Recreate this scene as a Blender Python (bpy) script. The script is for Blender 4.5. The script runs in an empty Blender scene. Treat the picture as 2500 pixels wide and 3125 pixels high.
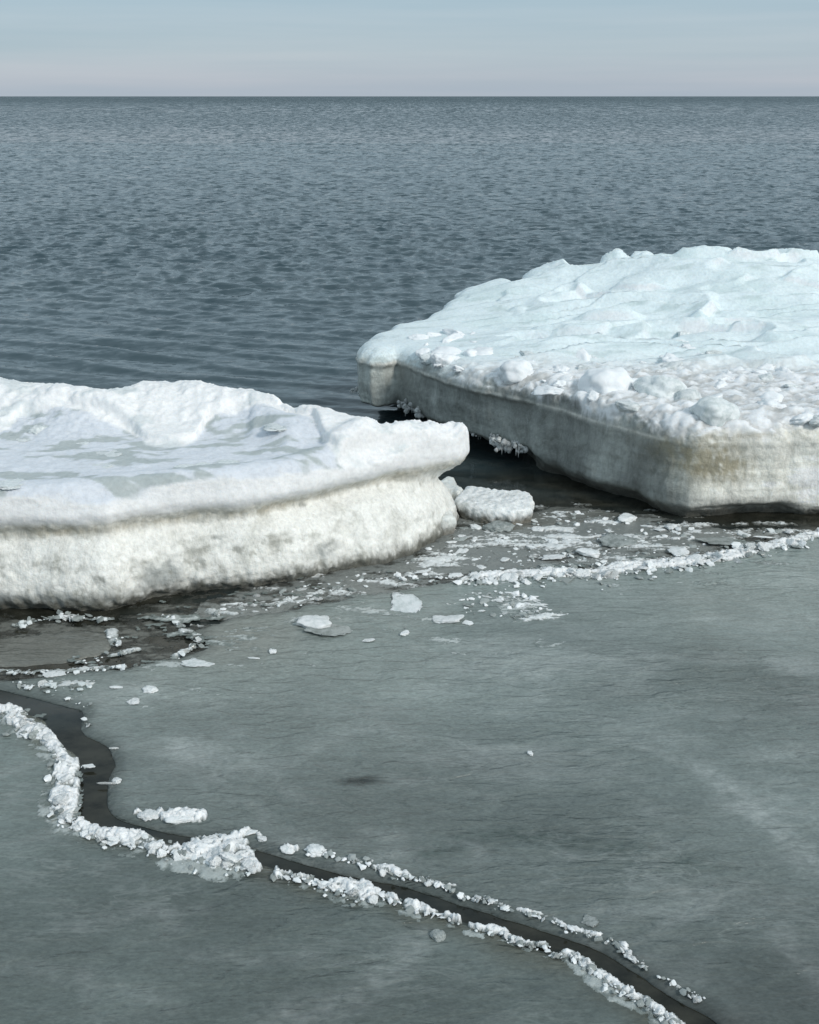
import bpy, bmesh, math, random
import numpy as np
from mathutils import Vector, Matrix
from mathutils.geometry import delaunay_2d_cdt

random.seed(7)
RNG = np.random.default_rng(7)
S = bpy.context.scene
COL = S.collection

# ------------------------------------------------------------------ camera
CAM_H = 1.7
PITCH = math.atan((1562.5 - 294) / 3350.0)
cd = bpy.data.cameras.new('camera')
cam = bpy.data.objects.new('camera', cd)
COL.objects.link(cam)
cam.location = (0, 0, CAM_H)
cam.rotation_euler = (math.pi / 2 - PITCH, 0, 0)
cd.sensor_fit = 'VERTICAL'
cd.sensor_height = 24
cd.lens = 24 * 3350 / 3125
cd.clip_start = 0.05
cd.clip_end = 200000
S.camera = cam

# ------------------------------------------------------------------ world
SUN_AZ = math.radians(132)      # clockwise from +Y
SUN_EL = math.radians(36)
W = bpy.data.worlds.new("World")
S.world = W
W.use_nodes = True
nt = W.node_tree
nt.nodes.clear()
N = nt.nodes.new
out = N('ShaderNodeOutputWorld')
sky = N('ShaderNodeTexSky')
sky.sky_type = 'NISHITA'
sky.sun_disc = False
sky.sun_elevation = SUN_EL
sky.sun_rotation = SUN_AZ
bg1 = N('ShaderNodeBackground'); bg1.inputs[1].default_value = 0.07
nt.links.new(sky.outputs[0], bg1.inputs[0])
tc = N('ShaderNodeTexCoord')
sep = N('ShaderNodeSeparateXYZ'); nt.links.new(tc.outputs['Generated'], sep.inputs[0])
ramp = N('ShaderNodeValToRGB'); nt.links.new(sep.outputs[2], ramp.inputs[0])
cr = ramp.color_ramp
cr.elements[0].position = 0.0;  cr.elements[0].color = (.470, .520, .600, 1)
cr.elements[1].position = 1.0;  cr.elements[1].color = (.56, .64, .69, 1)
e = cr.elements.new(.012); e.color = (.495, .540, .610, 1)
e = cr.elements.new(.035); e.color = (.475, .560, .625, 1)
e = cr.elements.new(.07); e.color = (.445, .560, .640, 1)
e = cr.elements.new(.25); e.color = (.49, .61, .68, 1)
mp = N('ShaderNodeMapping'); nt.links.new(tc.outputs['Generated'], mp.inputs[0])
mp.inputs['Scale'].default_value = (1.2, 1.2, 26)
mp.inputs['Rotation'].default_value = (0, math.radians(-1.2), 0)
nz = N('ShaderNodeTexNoise'); nt.links.new(mp.outputs[0], nz.inputs[0])
nz.inputs['Scale'].default_value = 1.7; nz.inputs['Detail'].default_value = 5; nz.inputs['Roughness'].default_value = .5
cr2 = N('ShaderNodeValToRGB'); nt.links.new(nz.outputs[0], cr2.inputs[0])
cr2.color_ramp.elements[0].position = .35; cr2.color_ramp.elements[0].color = (.88, .95, .98, 1)
cr2.color_ramp.elements[1].position = .68; cr2.color_ramp.elements[1].color = (1.06, 1.05, 1.05, 1)
mul = N('ShaderNodeMix'); mul.data_type = 'RGBA'; mul.blend_type = 'MULTIPLY'; mul.inputs[0].default_value = 1
nt.links.new(ramp.outputs[0], mul.inputs[6]); nt.links.new(cr2.outputs[0], mul.inputs[7])
bg2 = N('ShaderNodeBackground'); nt.links.new(mul.outputs[2], bg2.inputs[0]); bg2.inputs[1].default_value = 1.02
mx = N('ShaderNodeMixShader'); mx.inputs[0].default_value = .85
nt.links.new(bg1.outputs[0], mx.inputs[1]); nt.links.new(bg2.outputs[0], mx.inputs[2])
nt.links.new(mx.outputs[0], out.inputs[0])

sd = bpy.data.lights.new('sun', 'SUN')
sd.energy = 2.1
sd.angle = math.radians(12)
sd.color = (1.0, .955, .89)
so = bpy.data.objects.new('sun', sd)
COL.objects.link(so)
sv = Vector((math.sin(SUN_AZ) * math.cos(SUN_EL), math.cos(SUN_AZ) * math.cos(SUN_EL), math.sin(SUN_EL)))
so.rotation_euler = sv.to_track_quat('Z', 'Y').to_euler()
so.location = (3, -4, 6)

S.view_settings.view_transform = 'Standard'
S.view_settings.look = 'None'
S.view_settings.gamma = 1
S.view_settings.use_curve_mapping = False
S.view_settings.exposure = 0.0

# ------------------------------------------------------------------ helpers
CP, SP = math.cos(PITCH), math.sin(PITCH)
def G(px, py, z=0.0):
    """photo pixel -> world point on the horizontal plane at height z"""
    a = (px - 1250) / 3350.0
    b = -(py - 1562.5) / 3350.0
    d = (a, CP + b * SP, -SP + b * CP)
    t = (z - CAM_H) / d[2]
    return (t * d[0], t * d[1])
def PX(x, y, z):
    dy, dz = y, z - CAM_H
    dep = dy * CP - dz * SP
    up = dy * SP + dz * CP
    return 1250 + 3350 * x / dep, 1562.5 - 3350 * up / dep

_perm = np.random.default_rng(11).permutation(256)
_perm = np.concatenate([_perm, _perm, _perm])
_grad = np.random.default_rng(12).normal(size=(256, 3))
_grad /= np.linalg.norm(_grad, axis=1)[:, None]
def perlin(P):
    P = np.asarray(P, float)
    I = np.floor(P).astype(np.int64); F = P - I
    I &= 255
    U = F * F * F * (F * (F * 6 - 15) + 10)
    res = 0
    for dx in (0, 1):
        wx = U[:, 0] if dx else 1 - U[:, 0]
        a = _perm[I[:, 0] + dx]
        for dy in (0, 1):
            wy = U[:, 1] if dy else 1 - U[:, 1]
            b = _perm[a + I[:, 1] + dy]
            for dz in (0, 1):
                wz = U[:, 2] if dz else 1 - U[:, 2]
                g = _grad[_perm[b + I[:, 2] + dz] & 255]
                v = g[:, 0] * (F[:, 0] - dx) + g[:, 1] * (F[:, 1] - dy) + g[:, 2] * (F[:, 2] - dz)
                res = res + wx * wy * wz * v
    return res * 1.5
def fbm(P, s, octv=4, gain=.5, off=0.0, ridged=False):
    P = np.asarray(P, float)
    sc = np.array(s if hasattr(s, '__len__') else (s, s, s), float)
    r = 0; a = 1; tot = 0
    for k in range(octv):
        n = perlin(P * sc * (2.03 ** k) + off + 17.3 * k)
        if ridged: n = 1 - 2 * np.abs(n)
        r = r + a * n; tot += a; a *= gain
    return r / tot
def sstep(a, b, x):
    t = np.clip((x - a) / (b - a), 0, 1)
    return t * t * (3 - 2 * t)

def tag(o, label=None, cat=None, group=None, kind=None):
    if label: o['label'] = label
    if cat: o['category'] = cat
    if group: o['group'] = group
    if kind: o['kind'] = kind
    return o
def mesh_obj(name, V, F, mat, parent=None, smooth=True, normals=None, colors=None):
    me = bpy.data.meshes.new(name)
    V = np.asarray(V, np.float32)
    if isinstance(F, np.ndarray):
        k = F.shape[1]
        me.vertices.add(len(V)); me.vertices.foreach_set('co', V.ravel())
        me.loops.add(F.size); me.loops.foreach_set('vertex_index', F.astype(np.int32).ravel())
        me.polygons.add(len(F)); me.polygons.foreach_set('loop_start', np.arange(0, F.size, k, dtype=np.int32))
        me.update(calc_edges=True); me.validate()
    else:
        me.from_pydata(V.tolist(), [], F)
    if colors is not None:
        at = me.attributes.new('tint', 'FLOAT_COLOR', 'POINT')
        c = np.ones((len(V), 4), np.float32); c[:, :3] = colors
        at.data.foreach_set('color', c.ravel())
    me.polygons.foreach_set('use_smooth', np.full(len(me.polygons), smooth))
    if normals is not None:
        me.normals_split_custom_set_from_vertices(normals.tolist())
    me.materials.append(mat)
    o = bpy.data.objects.new(name, me)
    COL.objects.link(o)
    if parent: o.parent = parent
    return o
def empty(name, loc):
    o = bpy.data.objects.new(name, None)
    o.empty_display_size = .1
    o.location = loc
    COL.objects.link(o)
    return o

# ------------------------------------------------------------------ materials
def new_mat(name):
    m = bpy.data.materials.new(name); m.use_nodes = True
    t = m.node_tree
    b = t.nodes['Principled BSDF']
    return m, t, b
def tex_noise(t, scale, detail=4, rough=.5, mapping=None, coord='Object', dist=0):
    tcn = t.nodes.new('ShaderNodeTexCoord')
    n = t.nodes.new('ShaderNodeTexNoise')
    src = tcn.outputs[coord]
    if mapping:
        mpn = t.nodes.new('ShaderNodeMapping')
        mpn.inputs['Scale'].default_value = mapping[0]
        mpn.inputs['Rotation'].default_value = mapping[1]
        t.links.new(src, mpn.inputs[0]); src = mpn.outputs[0]
    t.links.new(src, n.inputs[0])
    n.inputs['Scale'].default_value = scale
    n.inputs['Detail'].default_value = detail
    n.inputs['Roughness'].default_value = rough
    n.inputs['Distortion'].default_value = dist
    return n
def ramp_node(t, src, stops):
    r = t.nodes.new('ShaderNodeValToRGB')
    t.links.new(src, r.inputs[0])
    els = r.color_ramp.elements
    while len(els) < len(stops): els.new(.5)
    for el, (p, c) in zip(els, stops):
        el.position = p
        el.color = tuple(c) + (1,) if len(c) == 3 else c
    return r
def mixc(t, a, b, fac=None, mode='MIX', f=1.0):
    m = t.nodes.new('ShaderNodeMix'); m.data_type = 'RGBA'; m.blend_type = mode
    m.inputs[0].default_value = f
    if fac is not None: t.links.new(fac, m.inputs[0])
    for v, i in ((a, 6), (b, 7)):
        if isinstance(v, tuple): m.inputs[i].default_value = v + (1,)
        else: t.links.new(v, m.inputs[i])
    return m.outputs[2]
def bump(t, src, strength, dist, prev=None):
    b = t.nodes.new('ShaderNodeBump')
    b.inputs['Strength'].default_value = strength
    b.inputs['Distance'].default_value = dist
    t.links.new(src, b.inputs['Height'])
    if prev is not None: t.links.new(prev, b.inputs['Normal'])
    return b.outputs[0]
def math_node(t, op, a, b=None, c=None):
    m = t.nodes.new('ShaderNodeMath'); m.operation = op
    for i, v in enumerate((a, b, c)):
        if v is None: continue
        if isinstance(v, (int, float)): m.inputs[i].default_value = v
        else: t.links.new(v, m.inputs[i])
    return m.outputs[0]

def floe_material(name, sss=.35, rough=.55, bump_s=.6, grain=90, feather=False):
    m, t, b = new_mat(name)
    at = t.nodes.new('ShaderNodeAttribute'); at.attribute_name = 'tint'
    n1 = tex_noise(t, grain, 5, .65)
    r1 = ramp_node(t, n1.outputs[0], [(.3, (.86, .86, .86)), (.6, (1, 1, 1))])
    col = mixc(t, at.outputs['Color'], r1.outputs[0], mode='MULTIPLY')
    if feather:       # upright frost feathering and cloudy bubbles inside the ice face
        f1 = tex_noise(t, 42, 6, .72, ((1, 1, .34), (0, 0, 0)), dist=1.2)
        q1 = ramp_node(t, f1.outputs[0], [(.34, (.86, .86, .85)), (.50, (1.02, 1.02, 1.02)), (.68, (1.14, 1.14, 1.13))])
        f2 = tex_noise(t, 9, 6, .68, ((1, 1, .7), (0, 0, 0)), dist=.8)
        q2 = ramp_node(t, f2.outputs[0], [(.34, (.80, .80, .78)), (.48, (1, 1, 1)), (.70, (1.10, 1.10, 1.09))])
        col = mixc(t, col, q1.outputs[0], mode='MULTIPLY')
        col = mixc(t, col, q2.outputs[0], mode='MULTIPLY')
    t.links.new(col, b.inputs['Base Color'])
    b.inputs['Roughness'].default_value = rough
    b.inputs['Specular IOR Level'].default_value = .35
    b.inputs['Subsurface Weight'].default_value = sss
    b.inputs['Subsurface Radius'].default_value = (.9, 1.0, 1.1)
    b.inputs['Subsurface Scale'].default_value = .012
    n2 = tex_noise(t, 38, 6, .65)
    n3 = tex_noise(t, 190, 3, .6)
    nb = bump(t, n2.outputs[0], bump_s, .010)
    nb = bump(t, n3.outputs[0], bump_s * .8, .0014, nb)
    t.links.new(nb, b.inputs['Normal'])
    return m
M_snow = floe_material('snow_crust', sss=.45, rough=.6, bump_s=.48, grain=60)
M_ice = floe_material('ice_face', sss=.35, rough=.34, bump_s=.8, grain=70, feather=True)

def chip_material(name, c0, c1, trans, rough, lo=.8):
    m, t, b = new_mat(name)
    n = tex_noise(t, 3.2, 6, .7)
    oi = t.nodes.new('ShaderNodeObjectInfo')
    r = ramp_node(t, n.outputs[0], [(.35, c0), (.58, c1)])
    v = t.nodes.new('ShaderNodeMapRange'); t.links.new(oi.outputs['Random'], v.inputs[0])
    v.inputs[3].default_value = lo; v.inputs[4].default_value = 1.0
    cc = t.nodes.new('ShaderNodeCombineColor')
    for i in range(3): t.links.new(v.outputs[0], cc.inputs[i])
    t.links.new(mixc(t, r.outputs[0], cc.outputs[0], mode='MULTIPLY'), b.inputs['Base Color'])
    b.inputs['Roughness'].default_value = rough
    b.inputs['IOR'].default_value = 1.31
    b.inputs['Transmission Weight'].default_value = trans
    b.inputs['Subsurface Radius'].default_value = (.9, 1.0, 1.0)
    n2 = tex_noise(t, 5, 7, .7)
    nb = bump(t, n2.outputs[0], .8, .003)
    t.links.new(nb, b.inputs['Normal'])
    return m
M_chip = chip_material('white_chip_ice', (.66, .71, .71), (.90, .92, .93), .0, .3)
M_chip.node_tree.nodes['Principled BSDF'].inputs['Subsurface Weight'].default_value = .15
M_chip.node_tree.nodes['Principled BSDF'].inputs['Subsurface Scale'].default_value = .003
M_wet = chip_material('wet_grey_ice', (.22, .25, .24), (.46, .50, .49), .1, .18)
M_clear = chip_material('clear_ice', (.75, .79, .78), (.92, .94, .94), .45, .12)
M_rubble = chip_material('snowy_ice_block', (.80, .84, .87), (.89, .915, .935), .0, .55, .96)
M_rubble.node_tree.nodes['Principled BSDF'].inputs['Subsurface Weight'].default_value = .3
M_rubble.node_tree.nodes['Principled BSDF'].inputs['Subsurface Scale'].default_value = .008
M_grey = chip_material('glazed_grey_ice', (.55, .61, .61), (.80, .84, .85), .0, .3, .85)
M_grey.node_tree.nodes['Principled BSDF'].inputs['Subsurface Weight'].default_value = .3
M_grey.node_tree.nodes['Principled BSDF'].inputs['Subsurface Scale'].default_value = .008

# sea water
M_sea, t, b = new_mat('sea_water')
geo = t.nodes.new('ShaderNodeNewGeometry')
n1 = tex_noise(t, .35, 4, .5)
c = ramp_node(t, n1.outputs[0], [(.35, (.030, .058, .073)), (.65, (.046, .076, .090))])
at = t.nodes.new('ShaderNodeAttribute'); at.attribute_name = 'tint'
nS = tex_noise(t, 16, 5, .65, ((.6, 1, 1), (0, 0, 0)))
cs = ramp_node(t, nS.outputs[0], [(.35, (.010, .011, .008)), (.66, (.040, .040, .031))])
t.links.new(mixc(t, c.outputs[0], cs.outputs[0], fac=at.outputs['Fac']), b.inputs['Base Color'])
b.inputs['IOR'].default_value = 1.333
b.inputs['Roughness'].default_value = .08
cp = t.nodes.new('ShaderNodeSeparateXYZ'); t.links.new(geo.outputs['Position'], cp.inputs[0])
def mrange(src, a0, a1, b0, b1):
    mr = t.nodes.new('ShaderNodeMapRange'); mr.interpolation_type = 'SMOOTHSTEP'
    t.links.new(src, mr.inputs[0])
    for i, v in enumerate((a0, a1, b0, b1)): mr.inputs[1 + i].default_value = v
    return mr.outputs[0]
def vmath(op, a, b_=None, scale=None):
    m_ = t.nodes.new('ShaderNodeVectorMath'); m_.operation = op
    for i, v in enumerate((a, b_)):
        if v is None: continue
        if isinstance(v, tuple): m_.inputs[i].default_value = v
        else: t.links.new(v, m_.inputs[i])
    if scale is not None:
        if isinstance(scale, (int, float)): m_.inputs['Scale'].default_value = scale
        else: t.links.new(scale, m_.inputs['Scale'])
    return m_.outputs[0]
# ripples finer than the mesh: random wave slopes added to the normal, coarser with distance
slope = None
for sc, mapping, a0, a1, b0, b1, amp in ((15, ((.55, 1, 1), (0, 0, .1)), 4.6, 8, 1e5, 2e5, .60), (9.0, ((.55, .8, 1), (0, 0, -.1)), 7, 16, 45, 90, 1.6),
                                    (4.6, ((.8, .35, 1), (0, 0, .05)), 24, 55, 130, 260, 1.5), (1.5, ((1.0, .14, 1), (0, 0, -.05)), 70, 170, 500, 900, 1.3), (.45, ((1.0, .10, 1), (0, 0, .03)), 300, 900, 1e5, 2e5, 1.2)):
    nn_ = tex_noise(t, sc, 4, .6, mapping, dist=.5)
    v = vmath('SUBTRACT', nn_.outputs['Color'], (.5, .5, .5))
    v = vmath('MULTIPLY', v, (1.0, 1.25, 0))
    w_ = math_node(t, 'MULTIPLY', mrange(cp.outputs[1], a0, a1, 0, amp), mrange(cp.outputs[1], b0, b1, 1, 0))
    v = vmath('SCALE', v, scale=w_)
    slope = v if slope is None else vmath('ADD', slope, v)
# far off only the wave faces turned to shore are seen, so the resolved mean slope leans that way
lean = vmath('SCALE', (0, -1, 0), scale=math_node(t, 'ADD', mrange(cp.outputs[1], 16, 90, 0, .21), mrange(cp.outputs[1], 80, 500, 0, .13)))
nrm_ = vmath('NORMALIZE', vmath('ADD', vmath('ADD', geo.outputs['Normal'], slope), lean))
t.links.new(nrm_, b.inputs['Normal'])

# thin slush ice sheet
M_sheet, t, b = new_mat('wet_slush_ice')
at = t.nodes.new('ShaderNodeAttribute'); at.attribute_name = 'tint'
nA = tex_noise(t, 62, 4, .60, ((.34, 1, 1), (0, 0, .03)), dist=.5)
nF = tex_noise(t, 170, 3, .6, ((.5, 1, 1), (0, 0, 0)))
nW = tex_noise(t, 22, 4, .6, ((.28, 1, 1), (0, 0, -.03)), dist=.6)
nM = tex_noise(t, 3.2, 4, .6, ((.5, 1, 1), (0, 0, .2)))
line = math_node(t, 'ABSOLUTE', math_node(t, 'SUBTRACT', nW.outputs[0], .5))
rL = ramp_node(t, line, [(.0, (1, 1, 1)), (.045, (0, 0, 0))])
rM = ramp_node(t, nM.outputs[0], [(.46, (0, 0, 0)), (.66, (1, 1, 1))])
lm = math_node(t, 'MULTIPLY', rL.outputs[0], rM.outputs[0])
rA = ramp_node(t, nA.outputs[0], [(.34, (.90, .90, .90)), (.5, (1, 1, 1)), (.66, (1.10, 1.10, 1.10))])
rF = ramp_node(t, nF.outputs[0], [(.3, (.82, .82, .82)), (.7, (1.16, 1.16, 1.16))])
cc = mixc(t, at.outputs['Color'], rA.outputs[0], mode='MULTIPLY')
cc = mixc(t, cc, rF.outputs[0], mode='MULTIPLY')
cc = mixc(t, cc, (.34, .37, .36), fac=math_node(t, 'MULTIPLY', lm, .34))
t.links.new(cc, b.inputs['Base Color'])
b.inputs['Roughness'].default_value = .20
b.inputs['IOR'].default_value = 1.33
nP = tex_noise(t, 1.3, 3, .55, ((.7, 1, 1), (0, 0, .4)))
rP = ramp_node(t, nP.outputs[0], [(.38, (.25, .25, .25)), (.62, (1, 1, 1))])
nR = tex_noise(t, 24, 3, .5, ((.36, 1, 1), (0, 0, -.02)), dist=.7)
rR = ramp_node(t, nR.outputs[0], [(.42, (0, 0, 0)), (.60, (1, 1, 1))])
hA = math_node(t, 'MULTIPLY', math_node(t, 'ADD', math_node(t, 'MULTIPLY', nA.outputs[0], .7), math_node(t, 'MULTIPLY', rR.outputs[0], .55)), rP.outputs[0])
nb = bump(t, hA, 1.0, .0092)
nb = bump(t, nW.outputs[0], .6, .006, nb)
nb = bump(t, nF.outputs[0], .5, .0007, nb)
t.links.new(nb, b.inputs['Normal'])

# ------------------------------------------------------------------ water surface
def build_sea():
    rows = list(np.arange(-4, 1.5, .5)) + list(np.arange(1.5, 5.5, .05))
    d = 5.5
    while d < 45:
        rows.append(d); d += .03 + .0035 * (d - 5.5)
    while d < 60000:
        rows.append(d); d *= 1.035
    rows = np.array(rows)
    cols = np.linspace(-.66, .66, 800)
    Y, U = np.meshgrid(rows, cols, indexing='ij')
    X = U * (np.maximum(Y, 0) + 3.0)
    sp = np.gradient(rows)
    SPY = np.repeat(sp[:, None], len(cols), 1)
    P = np.stack([X.ravel(), Y.ravel(), np.zeros(X.size)], 1)
    gust = (1 + .45 * fbm(P, (.06, .12, 1), 3)).reshape(X.shape)
    near = sstep(6.6, 10.5, Y + .35 * X)           # chop starts beyond the calm strip
    calm = sstep(4.3, 5.6, Y) * (1 - .7 * near)
    Z = np.zeros_like(X); DX = np.zeros_like(X); DY = np.zeros_like(X)
    r = np.random.default_rng(5)
    for i in range(90):
        lam = .085 * (6.5 ** r.random())
        th = math.radians(-92) + r.normal() * .75
        kx, ky = math.cos(th) * 2 * math.pi / lam, math.sin(th) * 2 * math.pi / lam
        A = .0050 * lam ** .8 * math.exp(-((math.log(lam / .19)) ** 2) / 1.1)
        w = sstep(1.3, 3.0, lam / SPY) * sstep(1.3, 3.0, lam / ((Y + 3) * 1.32 / 800 + 1e-6)) * near * gust
        ph = kx * X + ky * Y + r.random() * 6.283
        Z += A * w * np.cos(ph)
        DX -= A * w * math.cos(th) * np.sin(ph) * .95
        DY -= A * w * math.sin(th) * np.sin(ph) * .95
    # longer refracted ripples of the calm strip, running obliquely to the floes
    for i in range(26):
        lam = .09 * (4.2 ** r.random())
        th = math.radians(-111) + r.normal() * .13
        kx, ky = math.cos(th) * 2 * math.pi / lam, math.sin(th) * 2 * math.pi / lam
        A = .0050 * lam ** 1.0
        ph = kx * X + ky * Y + r.random() * 6.283 + .8 * np.sin(X * .6 + i)
        Z += A * (calm + .6 * sstep(5, 7, Y) * (1 - sstep(14, 20, Y))) * np.cos(ph)
    Z += .012 * sstep(14, 40, Y) * (1 - sstep(500, 1500, Y)) * np.sin(Y * 2.2 + .7 * X + 3 * perlin(P * .15).reshape(X.shape))
    V = np.stack([(X + DX).ravel(), (Y + DY).ravel(), Z.ravel()], 1)
    nr, nc = X.shape
    idx = np.arange(nr * nc).reshape(nr, nc)
    F = np.stack([idx[:-1, :-1].ravel(), idx[:-1, 1:].ravel(), idx[1:, 1:].ravel(), idx[1:, :-1].ravel()], 1)
    # shallow water close to shore carries brown sediment
    sed = (1 - sstep(4.0, 7.5, Y)).ravel() * (1 + .9 * fbm(P, (1.2, 2.4, 1), 3))
    c = np.clip(np.stack([sed, sed, sed], 1), 0, 1)
    o = mesh_obj('sea_water', V, F, M_sea, colors=c)
    tag(o, kind='structure')
build_sea()

# ------------------------------------------------------------------ outlines
def resample(pts, step, closed=True):
    P = np.array(pts, float)
    if closed: P = np.vstack([P, P[:1]])
    seg = np.linalg.norm(np.diff(P, axis=0), axis=1)
    L = np.concatenate([[0], np.cumsum(seg)])
    n = max(4, int(L[-1] / step))
    s = np.linspace(0, L[-1], n, endpoint=not closed)
    return np.stack([np.interp(s, L, P[:, k]) for k in range(P.shape[1])], 1)
def outline_normals(P):
    T = np.roll(P, -1, 0) - np.roll(P, 1, 0)
    for _ in range(3): T = (np.roll(T, 1, 0) + T + np.roll(T, -1, 0)) / 3
    T /= np.linalg.norm(T, axis=1)[:, None] + 1e-9
    Nn = np.stack([T[:, 1], -T[:, 0]], 1)
    x, y = P[:, 0], P[:, 1]
    area = np.sum(x * np.roll(y, -1) - np.roll(x, -1) * y)
    return Nn if area > 0 else -Nn

def poly_sdf(O, X, Y):
    """signed distance (negative inside) from grid points to a closed outline"""
    P = np.column_stack([X.ravel(), Y.ravel()])
    A = O; B = np.roll(O, -1, 0); AB = B - A
    L2 = (AB ** 2).sum(1) + 1e-12
    out_ = np.empty(len(P))
    for s0 in range(0, len(P), 20000):
        p = P[s0:s0 + 20000, None] - A[None]
        t_ = np.clip((p * AB).sum(2) / L2, 0, 1)
        d2 = ((p - t_[..., None] * AB) ** 2).sum(2).min(1)
        py_ = P[s0:s0 + 20000, 1][:, None]; px_ = P[s0:s0 + 20000, 0][:, None]
        cross = ((A[:, 1] > py_) != (B[:, 1] > py_)) & (px_ < AB[:, 0] * (py_ - A[:, 1]) / np.where(AB[:, 1] == 0, 1e-9, AB[:, 1]) + A[:, 0])
        out_[s0:s0 + 20000] = np.sqrt(d2) * np.where(cross.sum(1) % 2 == 1, -1, 1)
    return out_.reshape(X.shape)
def smax(a, b, k):
    h_ = np.maximum(k - np.abs(a - b), 0) / k
    return np.maximum(a, b) + h_ * h_ * k * .25
def smin(a, b, k): return -smax(-a, -b, k)
def surface_nets(f, org, h_):
    ins = f < 0
    nx, ny, nz_ = f.shape
    c = np.zeros((nx - 1, ny - 1, nz_ - 1), np.int8)
    corners = [(a, b_, d_) for a in (0, 1) for b_ in (0, 1) for d_ in (0, 1)]
    for a, b_, d_ in corners: c += ins[a:nx - 1 + a, b_:ny - 1 + b_, d_:nz_ - 1 + d_]
    act = (c > 0) & (c < 8)
    I = np.argwhere(act)
    vid = np.full(act.shape, -1, np.int64); vid[act] = np.arange(len(I))
    val = {cn_: f[I[:, 0] + cn_[0], I[:, 1] + cn_[1], I[:, 2] + cn_[2]] for cn_ in corners}
    pos = np.zeros((len(I), 3)); cnt = np.zeros(len(I))
    for p in corners:
        for ax in range(3):
            if p[ax] == 1: continue
            q = list(p); q[ax] = 1; q = tuple(q)
            fa, fb = val[p], val[q]
            m = (fa < 0) != (fb < 0)
            t_ = np.where(m, fa / np.where(fa == fb, 1, fa - fb), 0)
            v = np.tile(np.array(p, float), (len(I), 1)); v[:, ax] += t_
            pos[m] += v[m]; cnt[m] += 1
    co = (I + pos / cnt[:, None]) * h_ + np.array(org)
    Fs = []
    for ax in range(3):
        u, w = [(1, 2), (2, 0), (0, 1)][ax]
        lo = [slice(None)] * 3; hi = [slice(None)] * 3
        lo[ax] = slice(0, -1); hi[ax] = slice(1, None)
        a_ = ins[tuple(lo)]; b_ = ins[tuple(hi)]
        E = np.argwhere(a_ != b_)
        ok = (E[:, u] > 0) & (E[:, w] > 0) & (E[:, u] < ins.shape[u] - 1) & (E[:, w] < ins.shape[w] - 1)
        E = E[ok]
        quad = []
        for du, dw in ((-1, -1), (0, -1), (0, 0), (-1, 0)):
            C_ = E.copy(); C_[:, u] += du; C_[:, w] += dw
            quad.append(vid[C_[:, 0], C_[:, 1], C_[:, 2]])
        q = np.stack(quad, 1)
        fl = ~a_[E[:, 0], E[:, 1], E[:, 2]]
        q[fl] = q[fl][:, ::-1]
        Fs.append(q)
    return co, np.vstack(Fs)
def field_mesh(bounds, voxel, field):
    """field(X, Y) returns a function of the height z; the zero level is meshed"""
    x0, x1, y0, y1, z0, z1 = bounds
    xs = np.arange(x0, x1, voxel); ys = np.arange(y0, y1, voxel); zs = np.arange(z0, z1, voxel)
    X, Y = np.meshgrid(xs, ys, indexing='ij')
    g = field(X, Y)
    f = np.stack([g(zz) for zz in zs], 2).astype(np.float32)
    f[0] = np.maximum(f[0], .001); f[-1] = np.maximum(f[-1], .001)
    f[:, 0] = np.maximum(f[:, 0], .001); f[:, -1] = np.maximum(f[:, -1], .001)
    co, Q = surface_nets(f, (x0, y0, z0), voxel)
    nv = len(co)
    E = np.vstack([Q[:, [0, 1]], Q[:, [1, 2]], Q[:, [2, 3]], Q[:, [3, 0]]])
    cnt = np.bincount(E[:, 0], minlength=nv) + np.bincount(E[:, 1], minlength=nv)
    for _ in range(2):
        acc = np.stack([np.bincount(E[:, 0], co[E[:, 1], k], nv) + np.bincount(E[:, 1], co[E[:, 0], k], nv) for k in range(3)], 1)
        co = co * .5 + .5 * acc / np.maximum(cnt, 1)[:, None]
    return co, Q
def rough_outline(O, step, amp, s=9, off=0):
    O = resample(O, step)
    return O + outline_normals(O) * (amp * fbm(np.column_stack([O, np.zeros(len(O))]), s, 4, .6, off=off))[:, None]
def vnormals(co, Q):
    d1 = co[Q[:, 2]] - co[Q[:, 0]]; d2 = co[Q[:, 3]] - co[Q[:, 1]]
    fn = np.cross(d1, d2)
    vn = np.zeros_like(co)
    for k in range(3):
        for c in range(4):
            vn[:, k] += np.bincount(Q[:, c], fn[:, k], len(co))
    return vn / (np.linalg.norm(vn, axis=1)[:, None] + 1e-12)
def cull(co, Q, keep_v):
    m = keep_v[Q].all(1)
    Q = Q[m]
    used = np.zeros(len(co), bool); used[Q.ravel()] = True
    mp_ = np.cumsum(used) - 1
    return used, mp_[Q]
def split_parts(co, Q, nrm, colr, crustmask, parent, top_name='snow_crust', side_name='ice_face'):
    fm = crustmask[Q].sum(1) >= 2
    for sel, nm, mt in ((fm, top_name, M_snow), (~fm, side_name, M_ice)):
        q = Q[sel]
        if not len(q): continue
        used = np.zeros(len(co), bool); used[q.ravel()] = True
        mp_ = np.cumsum(used) - 1
        mesh_obj(nm, co[used], mp_[q], mt, parent=parent, normals=nrm[used], colors=colr[used])
def flip_check(co, Q):
    return vnormals(co, Q)

def catmull(P, per=6):
    P = np.array(P, float); out_ = []
    for i in range(len(P) - 1):
        p0 = P[max(i - 1, 0)]; p1 = P[i]; p2 = P[i + 1]; p3 = P[min(i + 2, len(P) - 1)]
        for k in range(per):
            t_ = k / per
            out_.append(.5 * ((2 * p1) + (-p0 + p2) * t_ + (2 * p0 - 5 * p1 + 4 * p2 - p3) * t_ ** 2 + (-p0 + 3 * p1 - 3 * p2 + p3) * t_ ** 3))
    out_.append(P[-1]); return np.array(out_)
def gpts(lst): return [G(p[0], p[1], p[2]) for p in lst]

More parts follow.
